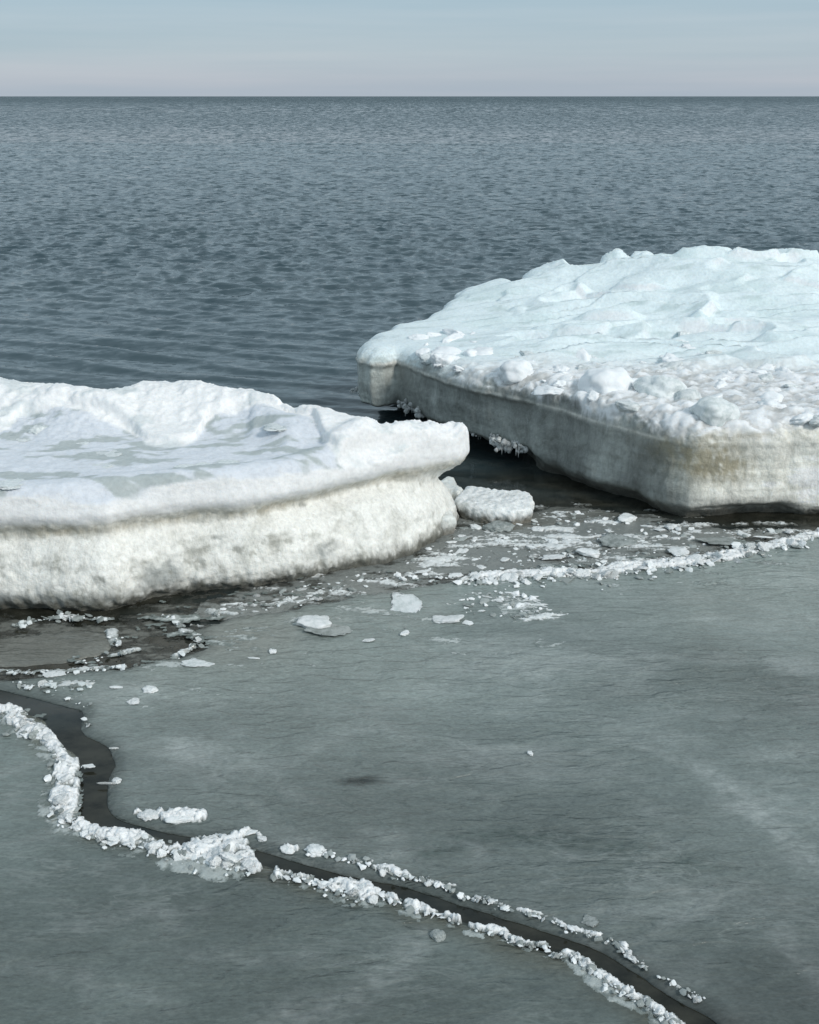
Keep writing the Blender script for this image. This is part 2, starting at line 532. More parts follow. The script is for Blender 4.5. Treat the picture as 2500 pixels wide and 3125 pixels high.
# ------------------------------------------------------------------ left floe
def left_floe():
    front = [(-900, 1600, .36), (-400, 1585, .36), (0, 1570, .36), (139, 1563, .36), (232, 1554, .36), (417, 1534, .36), (557, 1522, .36), (696, 1513, .36),
             (750, 1506, .36), (850, 1490, .36), (935, 1473, .36), (1075, 1434, .36), (1180, 1408, .36), (1260, 1393, .36), (1340, 1382, .36), (1400, 1372, .36),
             (1424, 1362, .36), (1432, 1345, .37), (1420, 1325, .39), (1392, 1312, .40)]
    back = [(1345, 1300, .41), (1316, 1284, .42), (1285, 1288, .43), (1241, 1293, .43), (1215, 1303, .44), (1190, 1308, .45), (1175, 1290, .47), (1167, 1276, .49), (1144, 1262, .5),
            (1107, 1253, .51), (1084, 1241, .52), (1050, 1246, .51), (1000, 1246, .5), (903, 1250, .5), (850, 1236, .5), (824, 1226, .5), (800, 1200, .53), (779, 1172, .55), (700, 1166, .55),
            (649, 1160, .55), (464, 1156, .55), (417, 1168, .54), (325, 1182, .53), (232, 1184, .53), (125, 1166, .53), (70, 1158, .54), (0, 1143, .55), (-300, 1120, .55), (-900, 1130, .55)]
    O = gpts(front + back)
    step = np.array([G(x, y, .43) for x, y in [(-900, 1330), (0, 1312), (80, 1283), (250, 1290), (390, 1312), (450, 1340), (520, 1350), (600, 1340), (640, 1300), (760, 1290), (860, 1296), (960, 1322), (1000, 1380), (1060, 1400), (1200, 1420)]])
    fr = np.array(gpts(front[:16]))
    bk = np.array(gpts(back))[::-1]
    def H(x, y):
        ys = np.interp(x, step[:, 0], step[:, 1])
        yf = np.interp(x, fr[:, 0], fr[:, 1])
        yb = np.interp(x, bk[:, 0], bk[:, 1])
        P = np.column_stack([x, y, np.zeros_like(x)])
        w = fbm(P, 2.2, 3)
        base = .418 + .008 * w
        raised = sstep(-.012, .022, y - ys + .06 * fbm(P, 5, 4))
        rid = np.exp(-((yb - y - .13) / .19) ** 2) * (.075 + .03 * fbm(P, 3.5, 3))
        zz = base + raised * (.042 + .03 * w) + rid * 1.3 * sstep(-.08, .5, -x)
        rim = 1 - sstep(.06, .19, y - yf + .025 * w)
        zz = zz + rim * .034 + .0 * rim
        right = sstep(-.35, -.1, x)
        xn = G(1186, 1300, .46)[0]
        zz = zz + right * (.03 * fbm(P, 6, 4) + .012) - .060 * sstep(-.12, .14, x) - .025 * np.exp(-((x - xn) / .05) ** 2) * sstep(-.25, -.05, y - yb)
        return zz
    OL = rough_outline(O, .025, .016)
    body = gpts([(-900, 1892, 0), (-400, 1882, 0), (0, 1860, 0), (325, 1862, 0), (417, 1838, 0), (557, 1810, 0), (800, 1788, 0), (935, 1762, 0), (1075, 1734, 0), (1190, 1712, 0), (1290, 1668, 0),
                 (1345, 1634, 0), (1378, 1606, 0), (1382, 1580, 0), (1362, 1552, 0)]) + [(.13, 4.42), (-.05, 4.45), (-.5, 4.5), (-1.6, 4.75), (-3, 4.8)]
    OB = rough_outline(np.vstack([catmull(body[:15], 4), body[15:]]), .025, .018, 6, off=4)
    def field(X, Y):
        dl = poly_sdf(OL, X, Y); db = poly_sdf(OB, X, Y)
        Hh = H(X.ravel(), Y.ravel()).reshape(X.shape)
        rt = sstep(-.55, .0, X); up = -.030 * sstep(-.20, .12, X); cave = sstep(-.65, -.3, X) * (1 - sstep(-.12, .05, X))
        zl = [-1, .14, .19, .23, .262, .285, .305, .325, .345, .38, .42, 2]
        ol = [-3, -.6, -.20, -.125, -.085, -.055, -.028, -.010, .0, .004, .0, .0]
        zb_ = [-1, -.16, -.05, 0, .03, .07, .12, .17, .21, .25, .28, .31, .35, .40]
        ba = [-.3, -.10, -.03, .0, .022, .032, .028, .012, -.008, -.034, -.045, -.03, -.02, -.05]
        bd = [-.3, -.10, -.02, .015, .022, .012, -.012, -.045, -.070, -.090, -.098, -.09, -.08, -.08]
        def g(z):
            f1 = smax(dl - np.interp(z - up, zl, ol), z - Hh, .050)
            b_ = np.interp(z, zb_, ba) * (1 - rt) + np.interp(z, zb_, bd) * rt
            b_ = b_ - .055 * cave * np.exp(-((z - .275) / .045) ** 2)
            f2 = np.maximum(db - b_, z - .38)
            return smin(f1, f2, .085)
        return g
    co, Q = field_mesh((-2.75, .45, 3.2, 5.05, -.12, .70), .0085, field)
    n = flip_check(co, Q)
    # surface relief
    z = co[:, 2]; side = 1 - sstep(.25, .65, n[:, 2])
    lowb = 1 - sstep(.03, .13, z)
    face = side * (1 - sstep(.29, .34, z))
    d = .008 * fbm(co, 7, 4) + .0035 * fbm(co, 28, 3, .6)
    d += face * (.013 * fbm(co, (11, 11, 6), 4, .6) - .004 + .006 * fbm(co, 32, 4, .65))
    d += lowb * side * (.014 * fbm(co, (16, 16, 9), 3, .6, ridged=True) - .006)
    topm = (1 - side) * sstep(.3, .36, z)
    d += topm * .010 * fbm(co, (5, 14, 5), 5, .6)
    yback = sstep(4.2, 4.5, co[:, 1] - .1 * co[:, 0])
    rt = sstep(-.30, -.10, co[:, 0])
    d += topm * (.6 * yback + rt) * .026 * (fbm(co, 13, 4, .6, ridged=True) - .4)
    co = co + n * d[:, None]
    n = flip_check(co, Q)
    z = co[:, 2]
    # albedo
    snow = np.array([.90, .905, .91]); warm = np.array([.87, .87, .835])
    tan = np.array([.50, .46, .365]); grey = np.array([.42, .44, .43]); dark = np.array([.13, .13, .11])
    side = 1 - sstep(.2, .6, n[:, 2])
    C = np.tile(snow, (len(co), 1))
    def blend(C, col, w): return C * (1 - w[:, None]) + col * w[:, None]
    zz = z + .012 * fbm(co, (8, 8, 2), 3)
    fmask = (1 - sstep(.300, .335, zz)) * sstep(-.2, .2, 1 - n[:, 2])
    C = blend(C, warm, np.clip(fmask, 0, 1))
    streak = fbm(co, (55, 55, 9), 4, .65, off=3)
    band = np.exp(-((zz - .285) / .026) ** 2) * (.62 + .5 * sstep(-.1, .3, fbm(co, (5, 5, 3), 3, off=9))) * side
    band *= .8 + 1.3 * streak
    C = blend(C, tan, np.clip(band, 0, .85))
    px_, py_ = [], []
    dep = co[:, 1] * CP - (z - CAM_H) * SP
    patch = lambda cx, cy, cz, rx, rz: np.exp(-(((co[:, 0] - cx) / rx) ** 2 + ((z - cz) / rz) ** 2) ** 1.5) * side
    a = 1.3 * patch(G(520, 1700, .1)[0], 0, .105, .065, .05) + .9 * patch(G(690, 1600, .2)[0], 0, .20, .04, .02)
    a += .9 * patch(G(150, 1800, .05)[0], 0, .045, .33, .035) + .7 * patch(G(1000, 1660, .08)[0], 0, .1, .05, .03)
    a *= .75 + .8 * fbm(co, (24, 24, 18), 4, .6, off=5)
    C = blend(C, grey * .95, np.clip(a * 1.5, 0, .9))
    mot = face_m = side * (1 - sstep(.26, .31, z))
    C = blend(C, np.array([.54, .54, .495]), np.clip(mot * sstep(.0, .3, fbm(co, (5, 5, 7), 5, .6, off=61)) * .8, 0, 1))
    C = blend(C, np.array([.40, .40, .36]), np.clip(mot * sstep(.10, .34, fbm(co, (20, 20, 14), 4, .65, off=71)) * .7, 0, 1))
    wet = (1 - sstep(.012, .075, z + .05 * fbm(co, (26, 26, 14), 4, .65) + .03 * streak))
    C = blend(C, dark, np.clip(wet, 0, .92))
    # glazed grey slush patches on the flat top
    topm = (1 - side) * sstep(.36, .40, z)
    ys = np.interp(co[:, 0], step[:, 0], step[:, 1])
    flat = topm * (1 - sstep(-.05, -.02, co[:, 1] - ys + .10 * fbm(co, (4, 6, 4), 4, .6, off=88)))
    C = blend(C, np.array([.69, .73, .79]), np.clip(flat * .92, 0, 1))
    g = flat * sstep(.06, .16, fbm(co, (3.2, 8, 3), 4, .55, off=2))
    C = blend(C, np.array([.40, .45, .44]), np.clip(g * .8, 0, 1))
    g2 = topm * (1 - flat) * sstep(.06, .25, fbm(co, (4, 7, 4), 4, .6, off=6))
    C = blend(C, np.array([.66, .71, .72]), np.clip(g2 * .7, 0, 1))
    C *= (1 + .05 * fbm(co, 20, 3))[:, None]
    C = np.clip(C, .02, .93)
    root = empty('ice_floe', (-.9, 4.0, 0))
    tag(root, 'thick snow topped ice floe at left with overhanging white lip pointing right', 'ice floe')
    co = co - np.array([-.9, 4.0, 0])
    crust = zz > .315
    split_parts(co, Q, n, C, crust, root)
    return root, H
LF, LH = left_floe()

# ------------------------------------------------------------------ right floe
def right_floe():
    fl = [(1078, 1098, .33), (1090, 1108, .33), (1130, 1116, .33), (1180, 1118, .33), (1212, 1108, .33), (1222, 1112, .33), (1300, 1146, .33), (1417, 1187, .33), (1520, 1208, .33),
          (1603, 1226, .33), (1660, 1243, .335), (1700, 1250, .335), (1800, 1282, .34), (1932, 1317, .34), (2030, 1340, .34), (2090, 1353, .34), (2125, 1358, .34), (2180, 1358, .34), (2300, 1357, .34), (2500, 1350, .34),
          (2900, 1335, .34), (3400, 1290, .34)]
    bk = [(3500, 800, .72), (3000, 790, .74), (2700, 775, .76), (2500, 769, .76), (2465, 769, .76), (2430, 782, .74), (2400, 790, .72), (2363, 788, .72), (2321, 773, .75), (2289, 752, .80), (2233, 746, .81), (2178, 756, .79), (2140, 768, .77),
          (2094, 770, .77), (2034, 754, .79), (1964, 747, .80), (1913, 750, .79), (1839, 765, .76), (1700, 783, .72), (1607, 815, .66), (1575, 838, .63), (1542, 830, .62), (1515, 836, .61), (1491, 850, .58),
          (1408, 866, .56), (1380, 886, .53), (1371, 911, .50), (1343, 948, .45), (1301, 964, .44), (1241, 976, .43), (1162, 990, .42), (1120, 1017, .40), (1093, 1056, .37)]
    O = gpts(fl + bk)
    ctrl = [(1150, 1030, .40), (1300, 1030, .42), (1250, 1090, .405), (1420, 1120, .425), (1600, 1170, .43), (1850, 1240, .435), (2150, 1300, .425), (2400, 1290, .435), (2700, 1290, .44), (3200, 1250, .44),
            (1500, 1000, .44), (1800, 1060, .45), (2100, 1080, .45), (2400, 1060, .46), (2900, 1060, .47), (1500, 930, .48), (1700, 950, .49), (2000, 980, .50), (2300, 980, .51), (2700, 980, .52),
            (1650, 860, .60), (1900, 860, .62), (2200, 860, .64), (2500, 870, .62), (3000, 880, .62)] + [b_ for b_ in bk]
    cp_ = np.array([G(*c) + (c[2],) for c in ctrl])
    def H(x, y):
        d2 = (x[:, None] - cp_[:, 0]) ** 2 + (y[:, None] - cp_[:, 1]) ** 2
        w = np.exp(-d2 / (2 * .30 ** 2)) + 1e-5 / (d2 + .01)
        return (w * cp_[:, 2]).sum(1) / w.sum(1)
    F0 = np.array(gpts(fl))
    OR = rough_outline(O, .02, .018)
    fin = sstep(5.7, 6.3, OR[:, 1])
    OR = OR + outline_normals(OR) * (fin * .11 * fbm(np.column_stack([OR, 0 * OR[:, 0]]), 5, 4, .65, off=60))[:, None]
    xu = G(1615, 1380, .08)[0]
    def field(X, Y):
        d0 = poly_sdf(OR, X, Y)
        Hh = H(X.ravel(), Y.ravel()).reshape(X.shape)
        hang = (1 - sstep(-.03, .05, X - xu)) * (1 - sstep(6.1, 6.6, Y))
        zs = [-.3, -.12, -.03, 0, .03, .06, .12, .2, .27, .32, .335, .35, .38, .405, 2]
        std = [-.30, -.14, -.06, -.035, -.01, .0, .0, -.004, -.008, -.006, .0, .0, .0, .0, .0]
        hz = [-.3, .05, .065, .08, .10, .2, .27, .315, .335, .35, .38, .41, 2]
        hn = [-.60, -.60, -.30, -.06, -.018, -.010, -.012, -.012, .004, .002, .0, .0, .0]
        back = sstep(5.9, 6.5, Y)
        def g(z):
            o_ = np.interp(z, zs, std) * (1 - hang) + np.interp(z, hz, hn) * hang
            o_ = o_ * (1 - back) + back * np.interp(z, [-.3, .1, .3, .5, 2], [-.2, -.1, -.05, 0, 0])
            return smax(d0 - o_, z - Hh - .012, .13)
        return g
    xa, ya = OR.min(0); xb, yb_ = OR.max(0)
    co, Q = field_mesh((xa - .06, min(xb, 3.6) + .0, ya - .06, yb_ + .06, -.12, .98), .0108, field)
    n = flip_check(co, Q)
    z = co[:, 2]; side = 1 - sstep(.25, .65, n[:, 2])
    y = co[:, 1]; x = co[:, 0]
    topm = (1 - side) * sstep(.33, .38, z)
    front = 1 - sstep(5.25, 5.75, y + .12 * x)          # rubble zone near the front rim
    d = (.008 * fbm(co, 6, 4) + .004 * fbm(co, 22, 3, .6)) * (1 - .75 * topm * (1 - front))
    rub = fbm(co, (7, 9, 7), 4, .55, off=4)
    d += topm * front * (.050 * np.abs(rub) + .020 * np.abs(fbm(co, 15, 4)) - .006)
    # rear part: wind-scoured overlapping shells -> tilted terraces with sharp lips
    tz = fbm(co, (.7, 1.5, .9), 3, .45, off=8) * 2.6 + y * .9 + x * .15
    saw = tz - np.floor(tz)
    t2 = fbm(co, (1.1, 3.0, 1.5), 3, .45, off=13) * 2.6 + y * 2.3 - x * .4
    saw2 = t2 - np.floor(t2)
    def shell(v): return v / .86 * (v < .86) + (1 - v) / .14 * (v >= .86)
    d += topm * (1 - front) * sstep(.0, .9, x + .0 * y) * (.065 * (shell(saw) ** 1.4 - .4) + .034 * (shell(saw2) - .4) + .022 * fbm(co, (1.2, 2.4, 1.2), 3, .4, off=1) + .020 * fbm(co, (4, 10, 4), 5, .6, off=71))
    d += side * ((1 - sstep(.3, .36, z)) * .010 * fbm(co, (12, 12, 5), 4, .6) + .006 * fbm(co, (1.6, 1.6, 26), 3, .55, off=5) - .030 * (1 - sstep(.02, .10, z)) * (.5 + 1.6 * fbm(co, (3.5, 3.5, 2), 3, off=44)))
    d += side * sstep(.34, .37, z) * .022 * fbm(co, (14, 14, 7), 4, .6) + side * .030 * fbm(co, (2.6, 2.6, 2.0), 3)
    co = co + n * d[:, None]
    n = flip_check(co, Q)
    z = co[:, 2]; side = 1 - sstep(.2, .6, n[:, 2]); topm = 1 - side
    def blend(C, col, w): return C * (1 - w[:, None]) + np.array(col) * w[:, None]
    C = np.tile([.85, .87, .89], (len(co), 1))
    blue = topm * (1 - front)
    C = blend(C, [.75, .855, .885], np.clip(blue * .88, 0, 1))
    C = blend(C, [.62, .74, .755], np.clip(blue * sstep(.0, .35, fbm(co, (1.2, 4.5, 1.6), 5, .6, off=21)) * .6, 0, 1))
    C = blend(C, [.45, .56, .56], np.clip(blue * sstep(.14, .34, fbm(co, (3, 22, 3), 5, .6, off=91)) * .5, 0, 1))
    C = blend(C, [.50, .50, .48], np.clip(topm * front * sstep(.04, .26, fbm(co, (5, 9, 5), 5, .6, off=31)) * .7, 0, 1))
    C = blend(C, [.42, .41, .39], np.clip(topm * front * sstep(.25, .7, np.abs(fbm(co, (7, 9, 7), 4, .55, off=4)) * -6 + 1) * .55, 0, 1))
    zz = z + .08 * fbm(co, (4, 4, 2), 3) + .07 * fbm(co, (36, 36, 4), 4, .65)
    streak = .6 * fbm(co, (30, 30, 3.4), 4, .6, off=3) + .7 * fbm(co, (9, 9, 3.5), 4, .6, off=33)
    lit = sstep(G(2080, 1400, .3)[0], G(2200, 1400, .3)[0], x)      # painted light: front face coloured as sunlit, left face as in shade
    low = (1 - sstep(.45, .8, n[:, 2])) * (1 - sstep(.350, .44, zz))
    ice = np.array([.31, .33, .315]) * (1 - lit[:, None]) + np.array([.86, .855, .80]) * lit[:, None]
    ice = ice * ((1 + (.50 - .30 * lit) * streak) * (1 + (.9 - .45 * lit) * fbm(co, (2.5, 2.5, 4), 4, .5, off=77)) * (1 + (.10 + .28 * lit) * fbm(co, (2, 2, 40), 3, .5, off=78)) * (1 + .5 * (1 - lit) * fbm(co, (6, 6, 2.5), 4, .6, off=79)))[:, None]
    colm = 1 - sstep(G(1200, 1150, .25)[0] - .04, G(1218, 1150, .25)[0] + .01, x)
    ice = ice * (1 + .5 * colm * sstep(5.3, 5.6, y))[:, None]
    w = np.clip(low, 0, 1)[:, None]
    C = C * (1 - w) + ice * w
    line = side * np.exp(-((z + .006 * fbm(co, (9, 9, 2), 2) - .338) / .0085) ** 2) * (.5 + .8 * fbm(co, (25, 25, 10), 3, .6, off=40))
    C = blend(C, [.80, .79, .74], np.clip(line * 1.5, 0, .85))
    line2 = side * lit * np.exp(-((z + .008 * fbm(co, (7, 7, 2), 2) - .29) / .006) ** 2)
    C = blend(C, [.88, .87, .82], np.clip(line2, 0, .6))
    cx = G(2150, 1400, .25)[0]
    tanp = side * np.exp(-((x - cx) / .17) ** 2) * np.exp(-((z - .265 + .15 * (x - cx)) / .085) ** 2)
    C = blend(C, [.36, .325, .23], np.clip(tanp * (1.15 + 2.4 * fbm(co, (34, 34, 20), 4, .65, off=50)), 0, .9))
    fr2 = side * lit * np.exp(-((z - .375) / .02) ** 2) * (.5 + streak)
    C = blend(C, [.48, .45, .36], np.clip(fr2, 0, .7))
    wet = (1 - sstep(.01, .065, z + .05 * fbm(co, (26, 26, 14), 4, .65)))
    C = blend(C, [.09, .09, .075], np.clip(wet, 0, .93))
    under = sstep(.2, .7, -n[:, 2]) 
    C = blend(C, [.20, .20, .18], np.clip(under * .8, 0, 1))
    C *= (1 + .07 * fbm(co, 16, 3))[:, None]
    C = np.clip(C, .02, .93)
    base = np.array([1.3, 5.6, 0])
    root = empty('ice_floe', tuple(base))
    tag(root, 'massive ice floe at right rising to a pale blue scoured crest, grey sides', 'ice floe')
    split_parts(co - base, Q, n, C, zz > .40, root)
    return root, H, base, F0
RF, RH, RBASE, RFRONT = right_floe()

# ------------------------------------------------------------------ chunk meshes
def ico(sub):
    bm = bmesh.new(); bmesh.ops.create_icosphere(bm, subdivisions=sub, radius=1)
    V = np.array([v.co[:] for v in bm.verts]); F = np.array([[v.index for v in f.verts] for f in bm.faces])
    bm.free(); return V, F
ICO3 = ico(3); ICO4 = ico(4); ICO2 = ico(2); ICO1 = ico(1)
def crumb_lump(seed, kind):
    V, F = (ICO4 if kind in ('dome', 'lump', 'ragged', 'plate') else ICO3)
    V = V.copy(); o = seed * 13.7
    if kind == 'lump':        # crumbly cauliflower lump
        r = 1 + .42 * fbm(V, 1.1, 2, off=o) + .55 * np.abs(fbm(V, 2.6, 4, .62, off=o)) - .1
        V = V * r[:, None]; V += .10 * np.stack([fbm(V, 4, 2, off=o + q) for q in (0, 50, 90)], 1); V[:, 2] *= .62
    elif kind == 'ragged':    # torn, angular lump
        dirs = np.random.default_rng(seed).normal(size=(18, 3)); dirs /= np.linalg.norm(dirs, axis=1)[:, None]
        lim = np.random.default_rng(seed + 1).uniform(.45, .95, 18)
        r = np.min(np.where(V @ dirs.T > .15, lim / np.maximum(V @ dirs.T, .15), 9), axis=1)
        r = np.minimum(r, 1.3) * (1 + .25 * fbm(V, 1.2, 2, off=o)) + .20 * fbm(V, 3.0, 4, .65, off=o)
        V = V * r[:, None]; V[:, 2] *= .6
    elif kind == 'plate':     # thin broken plate with an angular outline
        g_ = np.random.default_rng(seed * 7 + 3)
        nd = 9; an = np.sort(g_.uniform(0, 6.283, nd)) ; lim = g_.uniform(.55, 1.0, nd)
        ang = np.arctan2(V[:, 1], V[:, 0]); c_ = np.cos(ang[:, None] - an[None])
        rr = np.min(np.where(c_ > .2, lim / np.maximum(c_, .2), 9), axis=1); rr = np.minimum(rr, 1.25)
        ring = np.column_stack([np.cos(ang), np.sin(ang), np.full(len(V), o)])
        rr = rr * (1 + .40 * fbm(ring, 2.4, 5, .7))
        rad = np.sqrt(V[:, 0] ** 2 + V[:, 1] ** 2)
        s_ = rad ** .5 / np.maximum(rad, 1e-4) * rr
        h = np.sign(V[:, 2]) * np.abs(V[:, 2]) ** .4
        V[:, 0] *= s_; V[:, 1] *= s_ * .75
        V[:, 2] = h * (.12 + .06 * fbm(V, 2.5, 3, off=o + 9)) + .12 * fbm(np.column_stack([V[:, :2], np.zeros(len(V))]), 1.6, 3, off=o) + .03 * fbm(V, 7, 2)
    elif kind == 'dome':      # rounded snowy boulder
        r = 1 + .36 * fbm(V, 1.0, 2, off=o) + .20 * fbm(V, 2.6, 5, .55, off=o)
        V = V * r[:, None]; V[:, 2] *= .7
    elif kind == 'shard':     # long sliver
        r = 1 + .25 * fbm(V, 1.6, 3, off=o); V = V * r[:, None]
        V[:, 1] *= .33; V[:, 2] *= .25
    return V, F
LIB = {}
def chunk_data(kind, var, mat):
    key = (kind, var, mat.name)
    if key not in LIB:
        V, F = crumb_lump(var + 1, kind)
        o = mesh_obj('ice_chunk_mesh', V, F, mat, smooth=(kind in ('lump', 'dome', 'plate', 'ragged')))
        LIB[key] = o.data; bpy.data.objects.remove(o)
    return LIB[key]
COUNT = {}
def chunk(name, label, cat, group, kind, mat, x, y, z, sx, sy=None, sz=None, rz=None, tilt=.25, parent=None, var=None):
    me = chunk_data(kind, random.randrange(6) if var is None else var, mat)
    o = bpy.data.objects.new(name, me); COL.objects.link(o)
    o.location = (x, y, z)
    o.scale = (sx, sy or sx, sz or sx)
    o.rotation_euler = (random.uniform(-tilt, tilt), random.uniform(-tilt, tilt), random.uniform(0, 6.283) if rz is None else rz)
    if parent:
        o.parent = parent; o.location = Vector(o.location) - parent.location
    else:
        tag(o, label, cat, group)
    COUNT[group or name] = COUNT.get(group or name, 0) + 1
    return o
def mpp(x, y, z=0):
    """metres per photo pixel at a place"""
    return (y * CP - (z - CAM_H) * SP) / 3350.0

# rubble on the right floe
RUB = 'snowy ice lumps strewn over the front of the right floe'
big = [  # px, py, width px, kind, mat, label
    (1856, 1178, 165, 'dome', M_rubble, 'largest rounded white snowy boulder near the front rim of the right floe'),
    (2010, 1195, 150, 'dome', M_grey, 'pale green glazed ice hump just left of the two rounder ones on the right floe'),
    (2098, 1212, 90, 'dome', M_grey, 'small glassy ice hump touching the round grey boulder on its left side'),
    (2184, 1258, 138, 'dome', M_grey, 'smooth round grey ice boulder standing out at the front corner of the right floe'),
    (1712, 1165, 70, 'ragged', M_rubble, 'squarish cream ice block on the rim above the grey left face'),
    (1795, 1122, 100, 'plate', M_grey, 'dark grey flat ice piece behind the largest white boulder'),
    (2040, 1128, 120, 'plate', M_grey, 'brownish grey slab leaning among the rubble at the middle of the right floe'),
    (2115, 1102, 50, 'ragged', M_grey, 'upright clear ice chip behind the brownish leaning slab'),
    (2440, 1080, 55, 'dome', M_rubble, 'small white snow ball standing behind the rubble near the right edge'),
    (2335, 1160, 80, 'ragged', M_grey, 'angular clear grey ice block in the rubble toward the right edge'),
    (2425, 1180, 62, 'ragged', M_grey, 'cube shaped translucent ice block beside the green chip near the right edge'),
    (2485, 1185, 60, 'plate', M_grey, 'dark green ice chip at the far right edge of the rubble'),
    (2360, 1215, 75, 'dome', M_rubble, 'low rounded snow lump in front of the clear grey blocks'),
    (1575, 1130, 110, 'dome', M_rubble, 'white snow pillow overhanging the grey left face of the right floe'),
    (1620, 1080, 80, 'plate', M_grey, 'small glazed grey plate frozen behind the white snow pillow'),
    (2180, 1090, 130, 'plate', M_grey, 'dark grey hollowed plate in the deepest part of the rubble'),
    (1850, 1080, 110, 'plate', M_grey, 'long tan edged slab lying flat at the back of the rubble'),
]
for px, py, w, k, m, lab in big:
    x, y = G(px, py, .45)
    zt = float(RH(np.array([x]), np.array([y]))[0])
    s = w * mpp(x, y, zt) / 2
    sz = s * (1.0 if k == 'dome' else (.9 if k == 'ragged' else 1.3))
    chunk('ice_block', lab, 'ice block', 'ice blocks lying on the right floe', k, m, x, y, zt + (.12 if k != 'plate' else .08) * s, s, s * .85, sz, tilt=.2)
def rub_label(px, py, k, m_, w):
    kd = {'lump': 'crumbly', 'ragged': 'angular', 'dome': 'rounded', 'plate': 'flat'}[k]
    if px < 1500: a = 'at the left end of the rubble'
    elif px < 1780: a = 'in the rubble left of the largest boulder'
    elif px < 2080: a = 'behind the largest boulder' if py < 1130 else 'among the big boulders'
    elif px < 2300: a = 'in the rubble behind the round grey boulder' if py < 1160 else 'beside the round grey boulder'
    else: a = 'in the far part of the rubble at right' if py < 1130 else 'in the near part of the rubble at right'
    return '%s %s %s snow lump %s' % ('large' if w > 70 else ('medium' if w > 42 else 'small'), 'white' if m_ is M_rubble else 'glazed grey', kd, a)
for i in range(150):
    px = random.uniform(1250, 2620); lo = 1010 + max(0, (px - 1500)) * .045; hi = np.interp(px, [1250, 1700, 2100, 2620], [1075, 1185, 1260, 1290])
    py = random.uniform(lo, hi)
    x, y = G(px, py, .45)
    zt = float(RH(np.array([x]), np.array([y]))[0])
    w = random.choice([30, 40, 50, 60, 75, 95, 120]) * random.uniform(.8, 1.1)
    s = w * mpp(x, y, zt) / 2
    k = random.choices(['lump', 'ragged', 'dome', 'plate'], [5, 5, 1, 2])[0]
    m2 = M_rubble if random.random() < .78 else M_grey
    chunk('snow_lump', rub_label(px, py, k, m2, w), 'snow lump', RUB, k, m2,
          x, y, zt - .10 * s, s, s * random.uniform(.6, 1), s * random.uniform(.5, .95), tilt=.4)

# icicle clusters under the hanging left face
def icicle_cluster(x, y, z, w, h, seed):
    r = random.Random(seed)
    V = []; F = []
    def add(v, f):
        b0 = sum(len(a) for a in V); V.append(v); F.append(f + b0)
    for k in range(12):
        v, f = ICO2
        s = w * r.uniform(.10, .22)
        c = np.array([r.uniform(-.5, .5) * w, r.uniform(-.3, .3) * w, r.uniform(-.55, .05) * h])
        v2 = v * (1 + .9 * fbm(v, 2.5, 3, off=seed + k))[:, None] * s * np.array([1, .8, 1.1]) + c
        add(v2, f)
    for k in range(5):
        L = h * r.uniform(.3, .75); rad = w * r.uniform(.03, .07); n = 7; segs = 6
        c = np.array([r.uniform(-.45, .45) * w, r.uniform(-.2, .2) * w, -.1 * h])
        v = []
        for q in range(segs + 1):
            tt = q / segs
            rr = rad * (1 - tt) ** .7 * (1 + .2 * math.sin(q * 2.1 + k)) + .0006
            for a in range(n):
                v.append((c[0] + rr * math.cos(a * 6.283 / n), c[1] + rr * math.sin(a * 6.283 / n), c[2] - L * tt))
        f = [(q * n + a, q * n + (a + 1) % n, (q + 1) * n + (a + 1) % n) for q in range(segs) for a in range(n)] + \
            [(q * n + a, (q + 1) * n + (a + 1) % n, (q + 1) * n + a) for q in range(segs) for a in range(n)]
        add(np.array(v), np.array(f))
    o = mesh_obj('icicle_cluster', np.vstack(V), np.vstack(F), M_clear, parent=RF)
    o.location = Vector((x, y, z)) - RF.location
for i, (px, py, w, h, z) in enumerate([(1232, 1232, 28, 40, .12), (1255, 1245, 38, 45, .11), (1290, 1258, 40, 45, .11), (1440, 1300, 34, 50, .12), (1458, 1315, 28, 50, .11), (1478, 1318, 18, 30, .11),
                                       (1512, 1338, 28, 40, .11), (1532, 1352, 52, 62, .11), (1577, 1350, 30, 40, .11), (1590, 1368, 36, 48, .10),
                                       (1085, 1195, 26, 24, .13), (1105, 1203, 30, 24, .13), (1130, 1206, 34, 22, .13), (1160, 1206, 34, 20, .13), (1190, 1205, 30, 20, .13)]):
    x, y = G(px, py, z)
    m_ = mpp(x, y, z)
    icicle_cluster(x - .005, y - .01, z + .022, w * m_, h * m_, i + 3)

# ------------------------------------------------------------------ frozen lumps on the left floe's flat top (parts)
for px, py, w, h in [(70, 1338, 110, 26), (118, 1325, 62, 60), (310, 1387, 150, 30), (250, 1352, 110, 24), (290, 1418, 150, 26), (560, 1440, 90, 30), (615, 1422, 80, 34), (690, 1430, 130, 26), (700, 1362, 80, 22), (850, 1350, 100, 26), (40, 1500, 110, 22)]:
    x, y = G(px, py, .42)
    zt = float(LH(np.array([x]), np.array([y]))[0])
    s = w * mpp(x, y, zt) / 2
    o = chunk('frozen_lump', None, None, None, 'lump', M_grey, x, y, zt - .004, s, s * .8, h * mpp(x, y, zt) * .45, tilt=.05, parent=LF)

